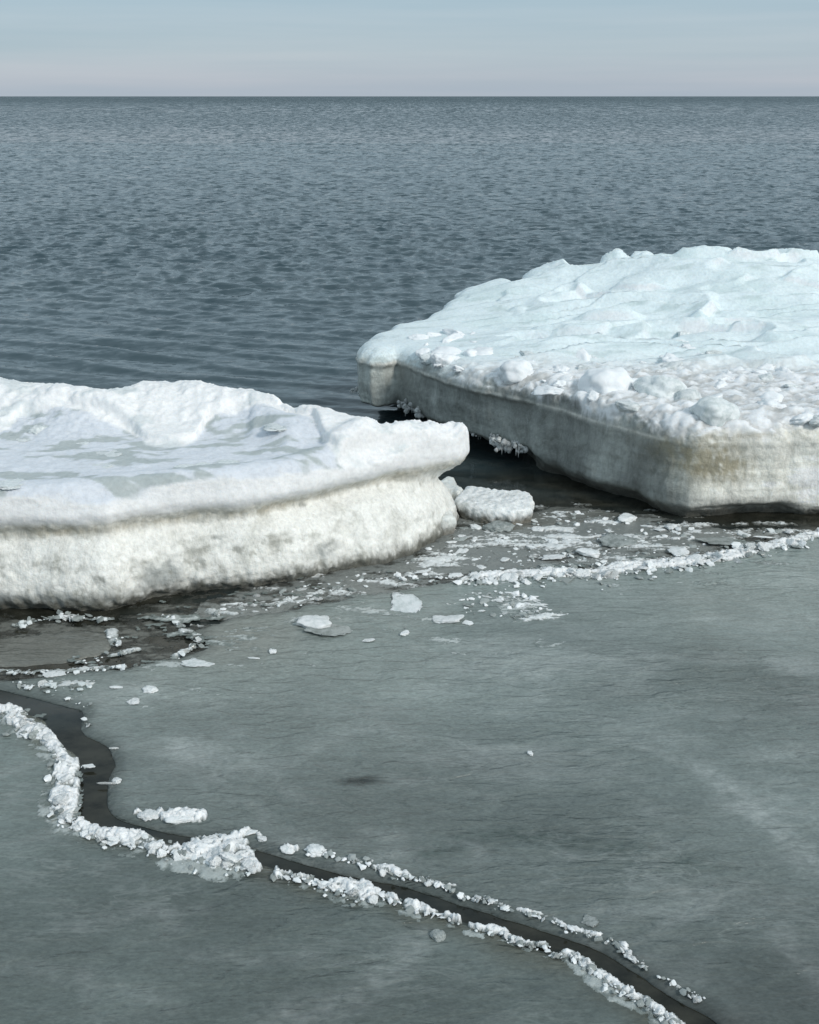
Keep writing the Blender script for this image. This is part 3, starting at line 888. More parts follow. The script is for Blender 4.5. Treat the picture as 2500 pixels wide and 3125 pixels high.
# ------------------------------------------------------------------ small block between the floes
def small_floe(name, label, pts, ztop, voxel, colr, side_col, amp=.006, zb=-.08, cat='ice block', group=None, slope=0):
    O = gpts([(a, b_, ztop) for a, b_ in pts])
    c = np.mean(O, 0)
    OS = rough_outline(O, .012, .010, 14)
    def field(X, Y):
        d0 = poly_sdf(OS, X, Y)
        return lambda z: smax(d0 - np.interp(z, [zb, -.01, 0, ztop * .5, ztop], [-.05, -.015, -.006, .003, 0]), z - ztop - slope * (Y - c[1]), .02)
    xa, ya = OS.min(0); xb, yb_ = OS.max(0)
    co, Q = field_mesh((xa - .04, xb + .04, ya - .04, yb_ + .04, -.03, ztop + .06), voxel, field)
    n = flip_check(co, Q)
    co = co + n * (amp * fbm(co, 14, 4, .6) + amp * .5 * fbm(co, 45, 2))[:, None]
    n = flip_check(co, Q)
    side = 1 - sstep(.3, .7, n[:, 2])
    C = np.tile(colr, (len(co), 1)) * (1 + .10 * fbm(co, 22, 4, .6))[:, None]
    lowm = (1 - sstep(ztop * .15, ztop * .75, co[:, 2] + .4 * ztop * fbm(co, (30, 30, 12), 3, .6)))
    C = C * (1 - lowm[:, None]) + np.array(side_col) * lowm[:, None]
    base = np.array([c[0], c[1], 0.])
    o = mesh_obj(name, co - base, Q, M_ice, normals=n, colors=np.clip(C, .02, .92))
    o.location = tuple(base)
    return tag(o, label, cat, group)
small_floe('ice_block', 'oblong white ice slab lying in the gap between the two big floes',
           [(1387, 1520), (1405, 1500), (1425, 1483), (1450, 1480), (1525, 1492), (1606, 1497), (1628, 1512), (1626, 1548), (1560, 1558), (1500, 1552), (1450, 1545), (1420, 1540)], .075, .005,
           (.82, .84, .84), (.22, .21, .18), amp=.014)
small_floe('ice_block', 'jagged white ice splinter wedged between the left floe tip and the oblong slab',
           [(1318, 1500), (1340, 1465), (1365, 1450), (1385, 1452), (1396, 1475), (1415, 1485), (1400, 1500), (1372, 1492), (1360, 1510), (1372, 1545), (1395, 1575), (1350, 1580), (1325, 1545)], .085, .005,
           (.74, .76, .74), (.30, .29, .26), amp=.010)

# ------------------------------------------------------------------ thin ice sheets
crack_far = [(-300, 2040), (0, 2106), (116, 2134), (223, 2162), (252, 2171), (256, 2194), (246, 2231), (288, 2259), (325, 2278), (343, 2306), (350, 2338), (332, 2384), (328, 2463), (352, 2496), (417, 2519), (510, 2542), (603, 2560),
             (741, 2583), (871, 2623), (1010, 2660), (1149, 2692), (1230, 2708), (1328, 2738), (1423, 2768), (1519, 2798), (1646, 2839), (1742, 2870), (1838, 2908), (1914, 2953), (1997, 3010), (2074, 3057), (2169, 3112), (2300, 3200), (2500, 3330)]
crack_near = [(-300, 2100), (0, 2160), (80, 2182), (135, 2205), (150, 2245), (176, 2280), (232, 2305), (238, 2357), (238, 2472), (278, 2514), (362, 2536), (455, 2552), (557, 2585), (640, 2610), (755, 2625), (825, 2648), (894, 2668), (955, 2688), (1080, 2712), (1196, 2745),
              (1328, 2787), (1487, 2838), (1595, 2885), (1710, 2922), (1812, 2958), (1870, 3010), (1965, 3066), (2055, 3130), (2200, 3240), (2350, 3370)]
sheet_far = [(-300, 2050), (0, 2078), (200, 2056), (380, 2040), (470, 2022), (575, 2003), (640, 1965), (600, 1925), (690, 1895), (800, 1874), (900, 1862), (1000, 1838), (1200, 1806), (1400, 1772), (1550, 1762), (1700, 1752), (1900, 1735), (2100, 1708), (2300, 1672), (2500, 1630), (2900, 1560), (3300, 1520)]
def ground_curve(px, per=6):
    return catmull([G(a, b_, 0) for a, b_ in px], per)
def ice_sheet(name, label, loop, rough_fn, zt, tint_fn, seed, grid_px=None):
    P = resample(loop, .012)
    Nn = outline_normals(P)
    P3 = np.column_stack([P, np.zeros(len(P))])
    P = P + Nn * (rough_fn(P) * fbm(P3, 14, 4, .62, off=seed))[:, None]
    Nn = outline_normals(P)
    bmin = P.min(0); bmax = P.max(0)
    # inner ring, inset
    Pin = P - Nn * .010
    inner = []
    yv = bmin[1]
    while yv < bmax[1]:
        st_ = .0125 + .006 * max(0, yv - 2)
        xs = np.arange(bmin[0], bmax[0], st_ * 1.15)
        inner += [(xx + random.uniform(-.3, .3) * st_, yv + random.uniform(-.3, .3) * st_) for xx in xs]
        yv += st_
    inner = np.array(inner)
    # keep inside, away from border (even-odd rule)
    A = P; B = np.roll(P, -1, 0)
    def inside(pts):
        c_ = np.zeros(len(pts), bool)
        for a_, b_ in zip(A, B):
            if a_[1] == b_[1]: continue
            m = ((a_[1] > pts[:, 1]) != (b_[1] > pts[:, 1]))
            xi = (b_[0] - a_[0]) * (pts[:, 1] - a_[1]) / (b_[1] - a_[1]) + a_[0]
            c_ ^= m & (pts[:, 0] < xi)
        return c_
    inner = inner[inside(inner)]
    pts = [Vector(p) for p in P] + [Vector(p) for p in inner]
    edges = [(i, (i + 1) % len(P)) for i in range(len(P))]
    r = delaunay_2d_cdt(pts, edges, [], 0, 1e-5)
    V2 = np.array([v[:] for v in r[0]]); T = np.array([f for f in r[2] if len(f) == 3])
    cen = V2[T].mean(1)
    T = T[inside(cen)]
    used = np.zeros(len(V2), bool); used[T.ravel()] = True
    mp_ = np.cumsum(used) - 1; T = mp_[T]; V2 = V2[used]
    # distance to border for the rounded rim
    dist = np.full(len(V2), 9.0)
    for k in range(0, len(P), 400):
        seg = P[k:k + 400]
        for s0 in range(0, len(V2), 4000):
            dd = np.sqrt(((V2[s0:s0 + 4000, None] - seg[None]) ** 2).sum(2)).min(1)
            dist[s0:s0 + 4000] = np.minimum(dist[s0:s0 + 4000], dd)
    Vp = np.column_stack([V2, np.zeros(len(V2))])
    edge = 1 - sstep(0, .022, dist)
    z = zt - edge * zt * .75 + .0018 * fbm(Vp, (9, 22, 1), 3, off=seed) * (1 - edge) + .0018 * fbm(Vp, 3, 2) * (1 - edge)
    C = tint_fn(V2, dist)
    V = np.column_stack([V2, z])
    # skirt under the rim
    e = {}
    for t_ in T:
        for a_, b_ in ((t_[0], t_[1]), (t_[1], t_[2]), (t_[2], t_[0])):
            e[(a_, b_)] = 1
    be = [(a_, b_) for (a_, b_) in e if (b_, a_) not in e]
    bv = sorted({a_ for a_, _ in be} | {b_ for _, b_ in be}); m2 = {v: len(V) + i for i, v in enumerate(bv)}
    sk = V[bv].copy(); sk[:, 2] = -.045
    V = np.vstack([V, sk]); C = np.vstack([C, C[bv] * .6])
    F = [tuple(t_) for t_ in T.tolist()] + [(b_, a_, m2[a_]) for a_, b_ in be] + [(b_, m2[a_], m2[b_]) for a_, b_ in be]
    o = mesh_obj(name, V, np.array(F), M_sheet, colors=np.clip(C, .01, .9))
    return tag(o, label, 'ice sheet')
VEINS = [([(2130, 2340, 30), (2210, 2400, 50), (2290, 2470, 60), (2380, 2560, 50), (2510, 2660, 60)], .075), ([(1950, 2290, 20), (2050, 2320, 30), (2130, 2340, 30)], .04),
         ([(1290, 2610, 30), (1420, 2570, 40), (1560, 2560, 40), (1700, 2580, 40), (1900, 2610, 50), (2150, 2640, 40)], -.035), ([(2040, 2790, 50), (2200, 2740, 70), (2400, 2760, 60)], .035),
         ([(2380, 2850, 40), (2440, 2940, 60), (2520, 3010, 60)], .05), ([(560, 2290, 80), (640, 2330, 120), (820, 2350, 60)], .05), ([(640, 2420, 30), (720, 2330, 30)], .03), ([(1150, 2150, 60), (1500, 2080, 120), (1900, 2030, 120)], .03),
         ([(1700, 2620, 20), (1790, 2610, 24), (1900, 2625, 20)], .03), ([(2190, 2230, 20), (2500, 2290, 20)], .02),
         ([(820, 3125, 60), (960, 3090, 60), (1100, 3060, 50), (1180, 2980, 60), (1250, 2900, 60), (1300, 2860, 40)], .055), ([(200, 2850, 40), (420, 2800, 30), (640, 2790, 20)], .035), ([(0, 2960, 40), (260, 2990, 40), (500, 3080, 60)], .03), ([(560, 2930, 40), (800, 2940, 30), (1000, 2930, 30)], .03)]
def vein_tint(V):
    P = np.column_stack([V, np.zeros(len(V))])
    wob = .022 * np.stack([fbm(P, 7, 3, off=31), fbm(P, 7, 3, off=47)], 1)
    Q_ = V + wob
    add = np.zeros(len(V))
    tex = np.clip(.55 + 1.6 * fbm(P, (26, 60, 1), 4, .65, off=17), 0, 2)
    for path, amp in VEINS:
        best = np.full(len(V), 99.)
        for (x0, y0, w0), (x1, y1, w1) in zip(path[:-1], path[1:]):
            a = np.array(G(x0, y0)); b_ = np.array(G(x1, y1)); ab = b_ - a
            t_ = np.clip(((Q_ - a) @ ab) / (ab @ ab), 0, 1)
            w_ = (w0 + (w1 - w0) * t_) * mpp(*a)
            best = np.minimum(best, np.hypot(*(Q_ - a - t_[:, None] * ab).T) / w_)
        add += 1.6 * amp * np.exp(-best ** 2) * tex
    return add
def tint_upper(V, dist):
    P = np.column_stack([V, np.zeros(len(V))])
    base = np.tile([.156, .184, .176], (len(V), 1))
    lf = fbm(P, (.9, 1.5, 1), 3, off=3)
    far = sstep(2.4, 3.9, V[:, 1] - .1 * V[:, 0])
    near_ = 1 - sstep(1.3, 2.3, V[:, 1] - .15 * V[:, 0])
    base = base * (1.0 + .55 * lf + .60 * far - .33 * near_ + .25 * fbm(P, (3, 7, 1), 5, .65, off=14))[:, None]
    # paler frosted streaks and old refrozen lines
    l1 = sstep(.70, .97, fbm(P + .15 * fbm(P, 3, 2)[:, None], (1.6, 3.4, 1), 2, .4, off=12, ridged=True))
    base = base + (l1 * .055 * (.4 + 1.5 * np.abs(fbm(P, (9, 22, 1), 3, off=15))))[:, None]
    w = sstep(.03, .35, fbm(P, (1.6, 4, 1), 5, .65, off=7))
    base = base + (w * .06)[:, None]
    br = np.exp(-(((V[:, 0] - G(2350, 1900)[0]) / .7) ** 2 + ((V[:, 1] - G(2350, 1850)[1]) / .35) ** 2))
    br2 = np.exp(-(((V[:, 0] - G(700, 1950)[0]) / .3) ** 2 + ((V[:, 1] - G(700, 1950)[1]) / .25) ** 2))
    w = np.clip(br * .15 + br2 * .5, 0, 1)[:, None]
    base = base * (1 - w) + np.array([.20, .19, .165]) * w
    base = base + vein_tint(V)[:, None]
    # dark puddle lens
    cx, cy = G(1100, 2393)
    dk = np.exp(-(((V[:, 0] - cx) / .065) ** 2 + ((V[:, 1] - cy - .1 * (V[:, 0] - cx)) / .020) ** 2) ** 2)
    base = base * (1 - .75 * dk)[:, None]
    # darker melted margin along open water
    m = 1 - sstep(0, .06, dist)
    base = base * (1 - .40 * m)[:, None]
    return base
def tint_lower(V, dist):
    P = np.column_stack([V, np.zeros(len(V))])
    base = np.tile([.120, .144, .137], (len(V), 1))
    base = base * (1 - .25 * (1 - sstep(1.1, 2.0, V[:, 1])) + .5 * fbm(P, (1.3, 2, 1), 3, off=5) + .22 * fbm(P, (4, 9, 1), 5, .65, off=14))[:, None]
    l1 = sstep(.80, .98, fbm(P + .12 * fbm(P, 3, 2)[:, None], (1.8, 3.2, 1), 2, .4, off=22, ridged=True))
    base = base + (l1 * .05 * (.4 + 1.5 * np.abs(fbm(P, (9, 22, 1), 3, off=15))))[:, None]
    m = 1 - sstep(.01, .10, dist + .02 * fbm(P, 9, 2))
    base = base * (1 - .35 * m)[:, None] + (np.array([.02, .012, .0]) * m[:, None])
    base = base + vein_tint(V)[:, None]
    left = np.exp(-((V[:, 0] - G(60, 2350)[0]) / .3) ** 2 - ((V[:, 1] - G(60, 2350)[1]) / .35) ** 2)
    return base * (1 + .30 * left)[:, None]
cf = ground_curve(crack_far, 2); cn = ground_curve(crack_near); sf = ground_curve(sheet_far, 8)
def rough_upper(P):
    yc = np.interp(P[:, 0], cf[:, 0], cf[:, 1])
    return np.where(P[:, 1] > yc + .35, .05, .007)
up_loop = np.vstack([cf, [[3.2, .9]], sf[::-1]])
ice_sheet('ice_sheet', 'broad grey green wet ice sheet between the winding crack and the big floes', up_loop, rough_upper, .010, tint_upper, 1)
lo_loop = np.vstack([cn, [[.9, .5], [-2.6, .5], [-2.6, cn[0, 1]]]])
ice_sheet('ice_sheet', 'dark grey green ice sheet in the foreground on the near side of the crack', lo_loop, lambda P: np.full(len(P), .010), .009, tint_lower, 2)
def tint_small(V, dist):
    P = np.column_stack([V, np.zeros(len(V))])
    return np.tile([.15, .155, .14], (len(V), 1)) * (1 + .4 * fbm(P, (4, 8, 1), 3))[:, None]
pl = [G(a, b_, 0) for a, b_ in [(-400, 2040), (-380, 1950), (0, 1950), (150, 1930), (260, 1925), (330, 1940), (335, 1985), (260, 2012), (130, 2030), (0, 2036)]]
ice_sheet('ice_sheet', 'small brownish grey ice plate floating off the foot of the left floe', catmull(pl + [pl[0]]), lambda P: np.full(len(P), .02), .007, tint_small, 3)
pl = [G(a, b_, 0) for a, b_ in [(1330, 1620), (1500, 1595), (1640, 1560), (1700, 1545), (1850, 1560), (1950, 1585), (1900, 1600), (1700, 1600), (1560, 1640), (1400, 1660)]]
ice_sheet('ice_sheet', 'thin dark mushy ice plate in the gap just right of the oblong slab', catmull(pl + [pl[0]]), lambda P: np.full(len(P), .03), .005, tint_small, 4)

# ------------------------------------------------------------------ crushed ice: individual pieces
G_BERM = 'crushed ice pieces heaped along the near edge of the crack'
G_UP = 'ice chips scattered along the far edge of the crack'
G_RIDGE = 'ice pieces in the white ridge before the right floe'
G_BRASH = 'loose ice pieces in the dark water between the floes'
SHAPE = {'lump': 'crumbly rounded', 'ragged': 'angular torn', 'plate': 'flat broken', 'shard': 'long thin', 'dome': 'smooth rounded'}
def hue(m): return {'white_chip_ice': 'white', 'wet_grey_ice': 'grey', 'clear_ice': 'clear'}.get(m.name, 'pale')
def place_berm(px, py):
    if px < 120: return 'at the upper left start of the near bank heap'
    if py < 2300: return 'on the near bank where the crack bends down'
    if px < 260 and py < 2500: return 'in the thick heap left of the widest water'
    if px < 400: return 'at the lower left corner of the crack'
    if px < 560: return 'in the heap leading to the biggest heap'
    if px < 830: return 'around the biggest heap on the crack'
    if px < 1000: return 'in the thin row just right of the biggest heap'
    if px < 1200: return 'in the second big white heap on the near bank'
    if px < 1420: return 'trailing off the second white heap'
    if px < 1680: return 'in the first small clump of the lower crack'
    if px < 1850: return 'in the middle clump of the lower crack'
    return 'in the last run near the photo bottom'
def place_up(px, py):
    if px < 1060: return 'on the far bank above the second white heap'
    if px < 1300: return 'on the far bank at the middle of the lower crack'
    if px < 1550: return 'on the far bank past the middle of the crack'
    if px < 1850: return 'on the sparse stretch of the far bank'
    return 'on the far bank near the photo bottom'
def place_ridge(px, py):
    if px < 1600: return 'at the left end of the white ridge'
    if px < 1850: return 'in the thick left part of the white ridge'
    if px < 2080: return 'in the middle dip of the white ridge'
    if px < 2300: return 'in the right part of the white ridge'
    return 'at the right end of the white ridge'
def place_streak(px, py):
    if py > 2120: return 'at the corner of the far sheet above the crack'
    if py > 2040: return 'in the pale streaks just above the crack'
    if px > 600: return 'off the foot of the left floe at the sheet edge'
    if px > 440: return 'in the curved streak right of the dark pool'
    if py > 1990: return 'along the lower rim of the dark pool'
    if px > 325: return 'in the short upright streak left of the dark pool'
    return 'in the arched streak under the left floe'
def place_brash(px, py):
    if px > 2050: return 'in the dark strip under the right floe corner'
    if px > 1700: return 'in the slush under the grey floe face'
    if py > 1780: return 'in the slush along the left floe foot'
    if px > 1400: return 'in the slush in front of the oblong slab'
    return 'in the dark slush at the left floe tip'
L_BERM, L_UP, L_RIDGE, L_BRASH = place_berm, place_up, place_ridge, place_brash
def full_label(fn, px, py, kind, mat, size):
    return '%s %s %s ice %s' % (size, hue(mat), SHAPE[kind], fn(px, py))
PATHS = []
crumbs = []    # (px, py, spread px, z) for the fine uncountable mush
def on_path(path, n, group, label, sizes, kinds, mats, z0=.012, zs=1.0, spread=.5, flat=.7, sz_range=(.5, .9), clump=False):
    P = np.array(path, float)
    seg = np.hypot(np.diff(P[:, 0]), np.diff(P[:, 1])); w = np.maximum((P[:-1, 2] + P[1:, 2]) / 2, 4) * seg
    for k in range(n):
        i = random.choices(range(len(seg)), w)[0]; t_ = random.random()
        wx = P[i, 2] * (1 - t_) + P[i + 1, 2] * t_
        cx = P[i, 0] * (1 - t_) + P[i + 1, 0] * t_; cy = P[i, 1] * (1 - t_) + P[i + 1, 1] * t_
        dx, dy = P[i + 1, 0] - P[i, 0], P[i + 1, 1] - P[i, 1]; L = math.hypot(dx, dy)
        if clump and perlin(np.array([[cx / 60., cy / 60., 3.7 + len(path)]]))[0] < -.02 and random.random() < .85: continue
        q = random.gauss(0, .38); q = max(-.9, min(.9, q))
        px = cx - dy / L * q * wx * spread; py = cy + dx / L * q * wx * spread
        x, y = G(px, py, z0)
        m_ = mpp(x, y)
        s = min(random.uniform(*sizes), wx * .8 + 6) * m_ / 2
        pile = (1 - abs(q)) * min(wx, 90) * m_ * .22 * zs
        kk = random.choices(*kinds)[0]; mt = random.choices(*mats)[0]
        szw = 'larger' if s > (sizes[0] + sizes[1]) / 4 * m_ else 'smaller'
        chunk('ice_chunk' if sizes[1] > 40 else 'ice_chip', full_label(label, px, py, kk, mt, szw), 'ice chunk' if sizes[1] > 40 else 'ice chip', group, kk, mt, x, y, z0 + pile * random.random(), s, s * random.uniform(.6, 1), s * random.uniform(*sz_range), tilt=.75)
    PATHS.append((path, z0))
    for i in range(len(seg)):
        for q in range(int(w[i] / 160)):
            t_ = random.random(); crumbs.append((P[i, 0] * (1 - t_) + P[i + 1, 0] * t_, P[i, 1] * (1 - t_) + P[i + 1, 1] * t_, (P[i, 2] * (1 - t_) + P[i + 1, 2] * t_) * .36, z0))
berm1_raw = [(-60, 2165, 60), (30, 2172, 55), (85, 2205, 75), (110, 2230, 70), (140, 2250, 45), (190, 2300, 40), (212, 2330, 60), (205, 2380, 82), (202, 2430, 80), (198, 2485, 78), (235, 2515, 45), (300, 2535, 42), (365, 2548, 52), (430, 2556, 62), (490, 2575, 55), (545, 2600, 60), (590, 2600, 70), (640, 2588, 100), (700, 2608, 110), (750, 2625, 75), (790, 2645, 25)]
berm1 = [(a - 4, b_ + (6 if a < 260 else 16), w * .9) for a, b_, w in berm1_raw]
K1 = (['lump', 'ragged', 'plate', 'shard'], [2, 4, 4, 3])
MW = ([M_chip, M_wet, M_clear], [8, 1.2, 1])
on_path(berm1, 85, G_BERM, L_BERM, (34, 70), K1, MW, spread=.42)
berm2 = [(845, 2665, 10), (862, 2680, 40), (910, 2682, 25), (960, 2692, 30), (1000, 2702, 50), (1060, 2715, 70), (1110, 2730, 65), (1160, 2742, 35), (1200, 2750, 15), (1245, 2768, 30), (1290, 2785, 30), (1330, 2792, 15), (1400, 2820, 12)]
on_path(berm2, 30, G_BERM, L_BERM, (26, 56), K1, MW, spread=.42)
berm3 = [(1440, 2835, 14), (1480, 2845, 14), (1530, 2850, 24), (1560, 2868, 32), (1600, 2885, 14), (1660, 2895, 24), (1690, 2920, 32), (1735, 2918, 24), (1780, 2940, 26), (1800, 2960, 40), (1840, 2990, 30), (1890, 3025, 32), (1935, 3050, 26), (1990, 3075, 28), (2040, 3115, 36), (2090, 3150, 30)]
on_path(berm3, 70, G_BERM, L_BERM, (18, 50), K1, MW, spread=.45, clump=True)
upc = [(930, 2605, 16), (980, 2600, 30), (1010, 2612, 20), (1070, 2630, 18), (1120, 2640, 28), (1180, 2662, 26), (1240, 2678, 26), (1295, 2690, 22), (1345, 2710, 16), (1395, 2722, 24), (1420, 2745, 12), (1450, 2745, 24), (1505, 2755, 26), (1560, 2782, 10), (1630, 2795, 12), (1690, 2815, 12), (1725, 2832, 16), (1775, 2852, 14), (1830, 2866, 14), (1890, 2890, 22), (1945, 2935, 26), (1970, 2960, 14), (2035, 2995, 14), (2090, 3035, 22), (2140, 3055, 26)]
on_path(upc, 85, G_UP, L_UP, (12, 38), (['lump', 'ragged', 'shard', 'plate'], [4, 3, 2, 1]), ([M_chip, M_clear, M_wet], [5, 3, 1]), spread=.45, zs=.6, clump=True)
ridge = [(1395, 1778, 25), (1450, 1770, 40), (1550, 1762, 45), (1640, 1757, 55), (1700, 1755, 60), (1816, 1758, 70), (1880, 1745, 60), (1932, 1740, 50), (2025, 1731, 50), (2117, 1715, 60), (2210, 1705, 60), (2303, 1684, 50), (2396, 1662, 45), (2470, 1640, 42), (2560, 1620, 40)]
on_path(ridge, 60, G_RIDGE, L_RIDGE, (26, 62), (['lump', 'ragged', 'plate', 'shard'], [2, 4, 3, 2]), ([M_chip, M_clear, M_wet], [9, 1, 1]), spread=.5, zs=.9, sz_range=(.35, .7))
# slush streaks around the foot of the left floe
for path, n in [([(40, 1912, 14), (120, 1892, 22), (200, 1882, 24), (260, 1895, 26), (310, 1890, 18), (350, 1893, 12)], 22), ([(340, 1925, 24), (352, 1972, 26)], 7),
                ([(475, 1878, 10), (515, 1880, 16), (540, 1900, 12), (560, 1925, 24), (600, 1950, 32), (615, 1962, 20), (575, 1985, 14), (530, 2008, 20)], 18),
                ([(420, 1985, 12), (350, 2002, 14), (290, 2012, 12), (240, 2025, 10)], 8), ([(640, 1870, 24), (720, 1876, 14)], 7),
                ([(0, 2050, 16), (90, 2055, 16), (200, 2050, 12), (330, 2040, 12), (410, 2035, 12)], 12),
                ([(50, 2085, 26), (130, 2095, 34), (200, 2092, 36), (280, 2092, 26)], 14), ([(190, 2130, 12), (240, 2145, 16), (280, 2158, 18)], 6), ([(262, 2200, 16), (270, 2215, 16)], 3)]:
    on_path(path, n, 'ice bits in streaks off the foot of the left floe', place_streak, (14, 40), (['lump', 'ragged', 'plate', 'shard'], [1, 3, 4, 2]),
            ([M_chip, M_clear, M_wet], [4, 2, 4]), spread=.9, zs=.3, sz_range=(.2, .45), clump=True)
# brash in the gap between the floes
def poly_sample(poly, n):
    P = np.array(poly, float); out_ = []
    while len(out_) < n:
        x = random.uniform(P[:, 0].min(), P[:, 0].max()); y = random.uniform(P[:, 1].min(), P[:, 1].max())
        c_ = False; j = len(P) - 1
        for i in range(len(P)):
            if (P[i, 1] > y) != (P[j, 1] > y) and x < (P[j, 0] - P[i, 0]) * (y - P[i, 1]) / (P[j, 1] - P[i, 1]) + P[i, 0]: c_ = not c_
            j = i
        if c_: out_.append((x, y))
    return out_
brash = [(1380, 1640), (1420, 1600), (1650, 1590), (1700, 1560), (1980, 1585), (2080, 1610), (2400, 1620), (2300, 1660), (2000, 1710), (1700, 1735), (1400, 1765), (1150, 1800), (900, 1850), (720, 1880), (640, 1860), (800, 1815), (1000, 1775), (1200, 1730)]
for px, py in poly_sample(brash, 75):
    x, y = G(px, py, .0); m_ = mpp(x, y)
    dens = 1.0
    wq = random.choice([16, 22, 28, 38, 52]); s = wq * random.uniform(.8, 1.2) * m_ / 2
    k = random.choices(['plate', 'ragged', 'lump', 'shard'], [5, 3, 2, 2])[0]
    mt = random.choices([M_chip, M_wet, M_clear], [4, 5, 2])[0]
    chunk('ice_fragment', full_label(L_BRASH, px, py, k, mt, 'larger' if wq > 30 else 'smaller'), 'ice fragment', G_BRASH, k, mt, x, y, .004, s, s * random.uniform(.6, 1), s * random.uniform(.3, .6) * (1.2 if k == 'plate' else 1), rz=random.gauss(0, .5), tilt=.18)
for px, py in poly_sample(brash, 420): crumbs.append((px, py, 10, .003))
patch3 = [(1400, 1850), (1440, 1810), (1550, 1800), (1680, 1850), (1700, 1880), (1600, 1890), (1480, 1880)]
for px, py in poly_sample(patch3, 22):
    x, y = G(px, py, .0); s = random.uniform(14, 40) * mpp(x, y) / 2
    chunk('ice_fragment', 'small flat ice fragment in the frosty patch before the white ridge', 'ice fragment', 'flat ice fragments in the frosty patch on the grey sheet', 'plate', random.choice([M_chip, M_chip, M_wet]), x, y, .011, s, s * .7, s * .35, rz=random.gauss(0, .4), tilt=.1)
for px, py in poly_sample(patch3, 80): crumbs.append((px, py, 8, .010))

# distinct single pieces: px, py, width px, depth factor, height factor, kind, material, label
for px, py, w, dy, hz, k, m, lab in [
    (1240, 1848, 145, 1.1, .25, 'plate', M_grey, 'pale green diamond shaped ice plate alone in front of the left floe'),
    (965, 1902, 150, .5, .55, 'ragged', M_chip, 'long frothy white ice lump on the sheet left of the diamond plate'),
    (1010, 1918, 210, .8, .12, 'plate', M_wet, 'wide faint grey plate lying under the long frothy lump'),
    (1350, 1895, 110, .5, .4, 'ragged', M_chip, 'low ragged white ice streak right of the diamond plate'),
    (1428, 1903, 50, .7, .3, 'plate', M_chip, 'small flat white plate at the right end of the low ragged streak'),
    (1236, 1935, 34, .9, .7, 'ragged', M_chip, 'small pointed ice chip standing below the diamond plate'),
    (1125, 1955, 52, .6, .5, 'plate', M_chip, 'slanted white ice chip below the long frothy lump'),
    (775, 2010, 40, .5, .5, 'shard', M_chip, 'small white sliver lying above a shallow grey plate on the sheet'),
    (832, 1990, 26, .7, .5, 'lump', M_chip, 'tiny white ice chip right of the small white sliver'),
    (602, 2026, 105, .6, .25, 'plate', M_grey, 'pale flat ice plate at the far left corner of the grey sheet edge'),
    (405, 2143, 48, .8, .45, 'ragged', M_chip, 'lone slanted white ice piece on the sheet above the crack bend'),
    (458, 2106, 50, .6, .4, 'lump', M_chip, 'small white ice piece just right of the lone slanted one'),
    (350, 2099, 40, .4, .3, 'plate', M_chip, 'thin white ice flake beside the streak of plates above the crack'),
    (158, 2060, 66, .6, .3, 'plate', M_chip, 'bright white flat ice plate at left above the streaks near the crack'),
    (1618, 2300, 24, .8, 1.0, 'ragged', M_chip, 'single tiny ice crystal standing alone on the wide grey sheet'),
    (1338, 2857, 48, .7, .4, 'dome', M_wet, 'smooth grey ice pebble alone on the near sheet below the crack'),
    (1800, 2815, 76, .8, .12, 'plate', M_wet, 'faint triangular plate on the sheet above the lower crack'),
    (268, 2341, 50, .45, .35, 'plate', M_chip, 'pale ice splinter lying across the dark crack at its widest'),
    (325, 2392, 60, .3, .5, 'shard', M_clear, 'clear ice shard jutting into the crack from its right bank'),
    (357, 2385, 28, .8, .8, 'lump', M_chip, 'small white knob beside the clear shard on the right bank of the crack'),
    (455, 2490, 66, .6, .55, 'lump', M_chip, 'left and smaller of two white lumps sitting above the crack'),
    (558, 2500, 120, .45, .5, 'ragged', M_chip, 'right and larger of two white lumps sitting above the crack'),
    (760, 2542, 52, .8, .35, 'plate', M_chip, 'bright white tilted ice flake on the bank right of the biggest heap'),
    (800, 2560, 50, .6, .6, 'ragged', M_chip, 'crumbly ice bit just right of the bright tilted flake'),
    (880, 2592, 56, .5, .5, 'ragged', M_chip, 'elongated white ice bit on the far bank past the tilted flake'),
    (965, 2598, 60, .7, .7, 'lump', M_chip, 'pyramid shaped white ice lump on the far bank of the crack'),
    (348, 2285, 30, .6, .9, 'shard', M_clear, 'forked clear ice chip on the right bank where the crack narrows'),
    (1890, 1652, 130, .9, .35, 'plate', M_wet, 'smooth grey rounded slab lying in the slush before the right floe'),
    (1800, 1688, 105, .4, .45, 'ragged', M_chip, 'white ice streak in front of the smooth grey slab'),
    (1915, 1585, 90, .5, .6, 'ragged', M_chip, 'white capped ice piece under the right floe corner at the waterline'),
    (2010, 1617, 38, .7, .6, 'plate', M_chip, 'left one of three small white chips floating off the right floe corner'),
    (2045, 1610, 26, .8, .7, 'lump', M_chip, 'middle one of three small white chips off the right floe corner'),
    (2070, 1614, 22, .8, .7, 'ragged', M_chip, 'right one of three small white chips off the right floe corner'),
    (2408, 1624, 24, .8, .6, 'lump', M_chip, 'tiny white chip floating close before the right floe face'),
    (2070, 1680, 75, .6, .5, 'ragged', M_chip, 'ragged white ice cake between the ridge and the right floe'),
    (1690, 1702, 110, .45, .3, 'plate', M_chip, 'pointed white ice plate in the middle of the slush'),
    (1520, 1610, 90, .7, .5, 'lump', M_wet, 'grey glassy ice cake right in front of the oblong slab'),
    (1290, 1745, 66, .4, .3, 'plate', M_chip, 'thin white lens shaped plate near the left floe foot'),
    (2200, 1655, 200, .5, .12, 'plate', M_wet, 'long pale grey plate floating parallel to the right floe face'),
    (2330, 1640, 60, .4, .3, 'shard', M_chip, 'white sliver resting on the long pale grey plate'),
]:
    x, y = G(px, py, .01); s = w * mpp(x, y) / 2
